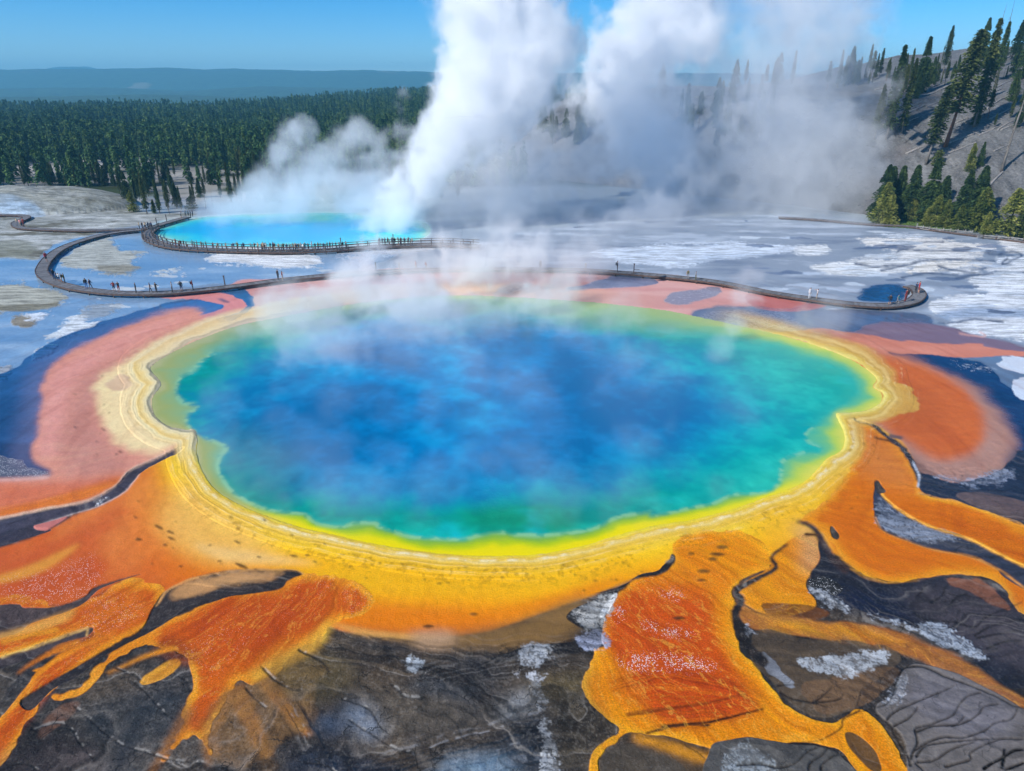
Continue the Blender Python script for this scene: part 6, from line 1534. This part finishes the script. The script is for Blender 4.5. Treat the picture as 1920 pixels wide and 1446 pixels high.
    me = bpy.data.meshes.new('grass'); me.from_pydata(V, [], Fc)
    mg, nt, out = nodes_of('grass'); b = mk(nt, 'ShaderNodeBsdfPrincipled'); n = mk(nt, 'ShaderNodeTexNoise'); n.inputs['Scale'].default_value = .8
    geo = mk(nt, 'ShaderNodeNewGeometry'); nt.links.new(geo.outputs['Position'], n.inputs['Vector'])
    cr = mk(nt, 'ShaderNodeValToRGB'); e = cr.color_ramp.elements; e[0].position = .35; e[0].color = (.045, .10, .012, 1); e[1].position = .65; e[1].color = (.13, .20, .03, 1)
    nt.links.new(n.outputs[0], cr.inputs[0]); nt.links.new(cr.outputs[0], b.inputs['Base Color']); nt.links.new(b.outputs[0], out.inputs['Surface'])
    me.materials.append(mg); o = bpy.data.objects.new('grass', me); link(o); tag(o, kind='stuff')
def body_mesh(name, pose):
    """one continuous skinned figure, 1.72 m, feet at z = 0; +Y is where it looks"""
    J = {'pel': (0, 0, .95), 'waist': (0, 0, 1.10), 'chest': (0, .01, 1.32), 'neck': (0, 0, 1.47), 'head': (0, .015, 1.58), 'crown': (0, 0, 1.68), 'nose': (0, .085, 1.57)}
    Rd = {'pel': .145, 'waist': .125, 'chest': .15, 'neck': .058, 'head': .092, 'crown': .075, 'nose': .03}
    E_ = [('pel', 'waist'), ('waist', 'chest'), ('chest', 'neck'), ('neck', 'head'), ('head', 'crown')]
    for s, n in ((-1, 'l'), (1, 'r')):
        ph = pose.get('leg_' + n, (0, 0)); ar = pose.get('arm_' + n, 'down')
        J.update({'hip' + n: (s * .10, 0, .90), 'kne' + n: (s * .11, ph[0] * .5 + .02, .50), 'ank' + n: (s * .11, ph[0], .09 + ph[1]), 'toe' + n: (s * .13, ph[0] + .15, .04 + ph[1]), 'sho' + n: (s * .185, 0, 1.40)})
        Rd.update({'hip' + n: .095, 'kne' + n: .06, 'ank' + n: .042, 'toe' + n: .036, 'sho' + n: .066})
        if ar == 'down': el, ha, fi = (s * .24, -.03, 1.13), (s * .25, .05, .88), (s * .24, .08, .78)
        elif ar == 'camera': el, ha, fi = (s * .26, .14, 1.22), (s * .08, .24, 1.50), (s * .03, .27, 1.56)
        elif ar == 'hip': el, ha, fi = (s * .38, -.06, 1.18), (s * .20, .03, 1.02), (s * .14, .06, 1.00)
        elif ar == 'rail': el, ha, fi = (s * .25, .16, 1.16), (s * .24, .38, 1.10), (s * .23, .46, 1.09)
        elif ar == 'point': el, ha, fi = (s * .32, .22, 1.36), (s * .38, .46, 1.42), (s * .40, .56, 1.43)
        elif ar == 'fwd': el, ha, fi = (s * .24, .08, 1.13), (s * .24, .26, .98), (s * .23, .34, .94)
        J.update({'elb' + n: el, 'han' + n: ha, 'fin' + n: fi}); Rd.update({'elb' + n: .046, 'han' + n: .034, 'fin' + n: .028})
        E_ += [('pel', 'hip' + n), ('hip' + n, 'kne' + n), ('kne' + n, 'ank' + n), ('ank' + n, 'toe' + n), ('chest', 'sho' + n), ('sho' + n, 'elb' + n), ('elb' + n, 'han' + n), ('han' + n, 'fin' + n)]
    J.pop('nose'); 
    keys = list(J); me = bpy.data.meshes.new(name); me.from_pydata([J[k] for k in keys], [(keys.index(a), keys.index(b)) for a, b in E_], [])
    o = bpy.data.objects.new('tmp', me); COL.objects.link(o)
    md = o.modifiers.new('s', 'SKIN'); sv = me.skin_vertices[0].data
    for i, k in enumerate(keys):
        q = Rd[k]; sv[i].radius = (q * (1.25 if k in ('chest', 'waist', 'pel') else 1), q * (.8 if k in ('chest', 'waist', 'pel') else 1)) if k != 'head' else (q * .9, q)
        sv[i].use_root = (k == 'pel')
    o.modifiers.new('u', 'SUBSURF').levels = 1
    bpy.context.view_layer.update()
    dg = bpy.context.evaluated_depsgraph_get()
    ev = bpy.data.meshes.new_from_object(o.evaluated_get(dg)); ev.name = name
    bpy.data.objects.remove(o); ev.materials.clear()
    for m in (PM['skin'], PM['top'], PM['legs'], PM['hair'], PM['shoe']): ev.materials.append(m)
    short = pose.get('short', False)
    for p in ev.polygons:
        c = p.center; x, y, z = c; p.use_smooth = True
        hand = abs(x) > .2 and z < .90 and 'down' in (pose.get('arm_l', 'down'), pose.get('arm_r', 'down')) or (y > .36 and z > .85)
        if z > 1.64 or (z > 1.52 and y < .0): i = 3
        elif z > 1.455 and abs(x) < .13: i = 0
        elif hand: i = 0
        elif z > .97 or (abs(x) > .19 and z > .8): i = 0 if (pose.get('bare') and abs(x) > .235) else 1
        elif z > .09: i = 0 if (short and z < .52) else 2
        else: i = 4
        p.material_index = i
    return ev

PM = {}
def cloth(name, c, rough=.8):
    m = bpy.data.materials.new(name); m.use_nodes = True; nt = m.node_tree; b = nt.nodes['Principled BSDF']
    n = mk(nt, 'ShaderNodeTexNoise'); n.inputs['Scale'].default_value = 6; tc = mk(nt, 'ShaderNodeTexCoord'); nt.links.new(tc.outputs['Object'], n.inputs['Vector'])
    mx = mk(nt, 'ShaderNodeMix', data_type='RGBA'); nt.links.new(n.outputs[0], mx.inputs[0]); mx.inputs[6].default_value = tuple(k * .8 for k in c) + (1,); mx.inputs[7].default_value = tuple(min(1, k * 1.15) for k in c) + (1,)
    nt.links.new(mx.outputs[2], b.inputs['Base Color']); b.inputs['Roughness'].default_value = rough
    return m

def backpack_mesh():
    bm = bmesh.new(); bmesh.ops.create_cube(bm, size=1)
    for v in bm.verts: v.co = Vector((v.co.x * .30, v.co.y * .18 - .20, v.co.z * .46 + 1.22))
    bmesh.ops.bevel(bm, geom=bm.edges[:], offset=.05, segments=2, affect='EDGES')
    me = bpy.data.meshes.new('backpack'); bm.to_mesh(me); bm.free(); return me

def build_people():
    PM['skin'] = cloth('skin', (.42, .24, .17), .6); PM['hair'] = cloth('dark_hair', (.03, .02, .015)); PM['shoe'] = cloth('shoes', (.05, .05, .05))
    PM['top'] = cloth('dark_top', (.03, .03, .04)); PM['legs'] = cloth('dark_trousers', (.025, .028, .04))
    C_ = {'black': (.018, .018, .022), 'navy': (.02, .035, .09), 'red': (.50, .025, .03), 'maroon': (.22, .03, .03), 'white': (.75, .74, .72), 'grey': (.22, .22, .23), 'blue': (.05, .14, .38), 'olive': (.10, .10, .04), 'tan': (.40, .30, .19), 'pink': (.62, .25, .24), 'teal': (.04, .22, .24)}
    CM = {k: cloth(k + '_cloth', v) for k, v in C_.items()}
    poses = [body_mesh('body_a', dict(leg_l=(.0, 0), leg_r=(.03, 0))), body_mesh('body_b', dict(arm_l='camera', arm_r='camera', short=True, bare=True)), body_mesh('body_c', dict(leg_l=(.22, 0), leg_r=(-.22, .03), arm_l='fwd', bare=True)),
             body_mesh('body_d', dict(arm_l='hip', leg_r=(.08, 0), short=True)), body_mesh('body_e', dict(arm_l='rail', arm_r='rail')), body_mesh('body_f', dict(arm_r='point', leg_l=(.05, 0), bare=True))]
    bp = backpack_mesh()
    r = random.Random(21)
    def person(px, py, top, legs, pose, label, z=.585, group=None, rot=None, h=1.0, off=0.0, pack=False):
        c = G(px, py, z)
        o = bpy.data.objects.new('person', poses[pose]); link(o); o.location = (c.x, c.y, z)
        o.rotation_euler = (0, 0, r.uniform(0, 6.28) if rot is None else rot); s = h * r.uniform(.95, 1.06); o.scale = (s, s, s)
        for i, mt in ((1, CM[top]), (2, CM[legs])):
            o.material_slots[i].link = 'OBJECT'; o.material_slots[i].material = mt
        if pack:
            k = bpy.data.objects.new('backpack', bp); link(k, o)
            if not bp.materials: bp.materials.append(CM['black'])
        tag(o, label, 'person', group)
        return o
    S = [(88, 491, 'red', 'black', 3, 'person in a bright red jacket alone at the left bend of the boardwalk', 1.05), (102, 524, 'black', 'navy', 0, 'tall person in black, leftmost of the cluster past the bend', 1.03), (107, 526, 'grey', 'black', 2, 'person in a grey top, second in the cluster past the bend', .9), (112, 528, 'white', 'navy', 1, 'person in a white shirt in the middle of the cluster past the bend', .9),
         (117, 530, 'black', 'tan', 3, 'person in a black top and tan trousers in the cluster past the bend', .9), (122, 531, 'olive', 'black', 0, 'person in an olive top, rightmost of the cluster past the bend', 1.0), (163, 542, 'black', 'blue', 0, 'person in black with blue jeans, left of the pair on the near curve', 1.0), (171, 543, 'navy', 'grey', 2, 'person in navy with grey trousers, right of the pair on the near curve', .98),
         (215, 547, 'maroon', 'black', 3, 'person in a dark red top beside another at the lowest curve of the walk', 1.0), (224, 548, 'black', 'maroon', 1, 'person in a black top right of the dark red one at the lowest curve', 1.05), (256, 549, 'black', 'black', 0, 'person all in black standing alone between two pairs on the walk', 1.0), (283, 549, 'navy', 'black', 2, 'person in navy walking, left of the pair above the pink loop', 1.0),
         (294, 549, 'black', 'black', 4, 'person in black, right of the pair above the pink loop', 1.0), (324, 548, 'grey', 'black', 0, 'person in a dark grey top left of the next two lone walkers', 1.0), (341, 547, 'black', 'navy', 3, 'person in black and navy between two lone walkers', 1.0), (362, 544, 'maroon', 'black', 0, 'last lone walker in a dark maroon top before the rope post', 1.0),
         (522, 526, 'black', 'black', 0, 'tall person in black, left of two near the pink shore', 1.08), (530, 526, 'maroon', 'tan', 5, 'person in maroon pointing, right of two near the pink shore', .95), (780, 506, 'pink', 'tan', 2, 'person in a pink top seen through thin steam on the far walk', 1.0), (749, 508, 'grey', 'grey', 0, 'small grey figure left of the pink one in thin steam', .9), (799, 506, 'maroon', 'grey', 0, 'small maroon figure right of the pink one in thin steam', .9),
         (1013, 505, 'grey', 'black', 0, 'lone dim figure behind the steam column over the far rim', 1.0), (1098, 507, 'grey', 'grey', 3, 'faint grey figure on the far walk left of the dark pond', .85), (1157, 510, 'black', 'black', 0, 'tall dark figure at the start of the walk beyond the dark pond', 1.1),
         (1289, 523, 'olive', 'grey', 2, 'faint olive figure, left of two above the pink far shore', .9), (1304, 525, 'grey', 'olive', 0, 'faint grey figure, right of two above the pink far shore', .9), (1517, 560, 'white', 'white', 0, 'person in white standing upright on the walk left of the hairpin', 1.0), (1531, 561, 'white', 'tan', 5, 'person in white pointing on the walk left of the hairpin', 1.0),
         (1667, 572, 'black', 'navy', 3, 'dark clothed person nearest the small blue pond by the hairpin', .95), (1682, 570, 'teal', 'grey', 2, 'person in teal just left of the one in a long dark red coat', .85), (1697, 566, 'maroon', 'maroon', 0, 'person in a long dark red coat on the inside of the hairpin', 1.12), (1716, 549, 'navy', 'black', 4, 'person in navy leaning beside the bright red one at the hairpin', 1.0), (1721, 550, 'red', 'maroon', 3, 'person in a bright red jacket at the tip of the hairpin', 1.1),
         (33, 423, 'tan', 'grey', 0, 'person in tan, leftmost in the tight bend below the pale mound', 1.0), (39, 425, 'pink', 'tan', 2, 'person in a pink top in the tight bend below the pale mound', 1.0), (45, 424, 'maroon', 'maroon', 3, 'person in maroon, rightmost in the tight bend below the pale mound', 1.1),
         (331, 464, 'maroon', 'maroon', 5, 'person in maroon, first of three at the near end of the railed walk', 1.0), (340, 465, 'maroon', 'black', 2, 'person in maroon and black, second of three on the railed walk', 1.0), (346, 466, 'black', 'maroon', 0, 'person in black top with maroon trousers, third of three on the railed walk', 1.0)]
    for q in S:
        person(q[0], q[1], q[2], q[3], q[4], q[5], h=q[6], group='visitors on the boardwalks', pack=(q[4] in (0, 3) and r.random() < .4))
    for x in (262, 268, 273, 279, 285):
        person(x, 430.5, r.choice(['black', 'grey', 'tan', 'navy']), 'black', r.randrange(5), 'one of the huddled visitors where the two boardwalks meet', group='visitors at the fork')
    for x in (340, 349, 354, 358, 362):
        person(x, 409 - (x - 340) * .1, r.choice(['black', 'grey', 'navy']), 'black', r.randrange(5), 'one of the distant visitors at the far end of the walk by the steam', group='visitors at the far end')
    x = 362
    while x < 652:
        yy = np.interp(x, [305, 340, 400, 470, 540, 610, 665, 720, 770], [459, 465, 469, 471, 472, 470, 466, 462, 460])
        person(x, yy + r.uniform(-1.4, .6), r.choice(['black', 'grey', 'white', 'navy', 'tan', 'black', 'teal', 'olive']), r.choice(['black', 'navy', 'grey', 'tan']), r.randrange(6), 'one of the many visitors standing along the railed walk before the turquoise pool', group='crowd on the railed walk', h=r.uniform(.88, 1.04))
        x += r.uniform(2.6, 7.5) if x > 470 else r.uniform(7, 18)
    x = 712
    while x < 776:
        person(x, 461 + r.uniform(-1, .6), r.choice(['black', 'grey', 'white', 'navy']), r.choice(['black', 'navy', 'grey']), r.randrange(6), 'one of the visitors on the railed walk right of the low steam column', group='visitors right of the steam column')
        x += r.uniform(4, 8)
SUN_AZ = R(-68)      # sun to the left and a little behind the camera, compass angle from +Y
SUN_EL = R(36)
def lights():
    w = bpy.data.worlds.new('World'); SC.world = w; w.use_nodes = True
    nt = w.node_tree; bg = nt.nodes['Background']
    sky = nt.nodes.new('ShaderNodeTexSky'); sky.sky_type = 'NISHITA'; sky.sun_disc = False
    sky.sun_elevation = SUN_EL; sky.sun_rotation = SUN_ROT
    sky.altitude = 3000; sky.air_density = 1.0; sky.dust_density = 0.4; sky.ozone_density = 4.0
    hs = nt.nodes.new('ShaderNodeHueSaturation'); hs.inputs['Saturation'].default_value = 1.45
    nt.links.new(sky.outputs[0], hs.inputs['Color'])
    nt.links.new(hs.outputs[0], bg.inputs['Color'])
    bg.inputs['Strength'].default_value = 0.115
    l = bpy.data.lights.new('sun', 'SUN'); l.energy = 4.2; l.angle = R(0.53); l.color = (1, 0.955, 0.88)
    o = bpy.data.objects.new('sun', l); link(o)
    s = SUNV
    o.rotation_euler = s.to_track_quat('Z', 'Y').to_euler()
    o.location = s * 200

def camera():
    c = bpy.data.cameras.new('camera'); c.lens = 24; c.sensor_width = 36; c.clip_end = 60000; c.clip_start = 0.5
    o = bpy.data.objects.new('camera', c); link(o)
    o.location = (0, 0, CAMH); o.rotation_euler = (R(90) - PITCH, 0, 0)
    SC.camera = o
    SC.render.resolution_x = 1024; SC.render.resolution_y = 771
# direction towards the sun: left (-X), a little behind the camera (-Y)
SUN_DIR_DEG = 236    # measured clockwise from +Y
SUNV = Vector((math.sin(R(SUN_DIR_DEG)) * math.cos(SUN_EL), math.cos(R(SUN_DIR_DEG)) * math.cos(SUN_EL), math.sin(SUN_EL)))
SUN_ROT = R(SUN_DIR_DEG)
VOX = 0.62; GSTEP = 1.25
camera(); lights()
build_ground(); build_hill(); build_trees(); build_forest(); build_far(); build_walks(); build_people(); build_steam(); build_haze()
SC.view_settings.view_transform = 'Standard'; SC.view_settings.look = 'None'
SC.view_settings.exposure = 0.45; SC.view_settings.gamma = 1.0
cy = SC.cycles
cy.use_denoising = True
cy.max_bounces = 16; cy.volume_bounces = 14; cy.diffuse_bounces = 3; cy.glossy_bounces = 3
cy.use_adaptive_sampling = True; cy.adaptive_threshold = 0.02
print('script', time.time() - T0)
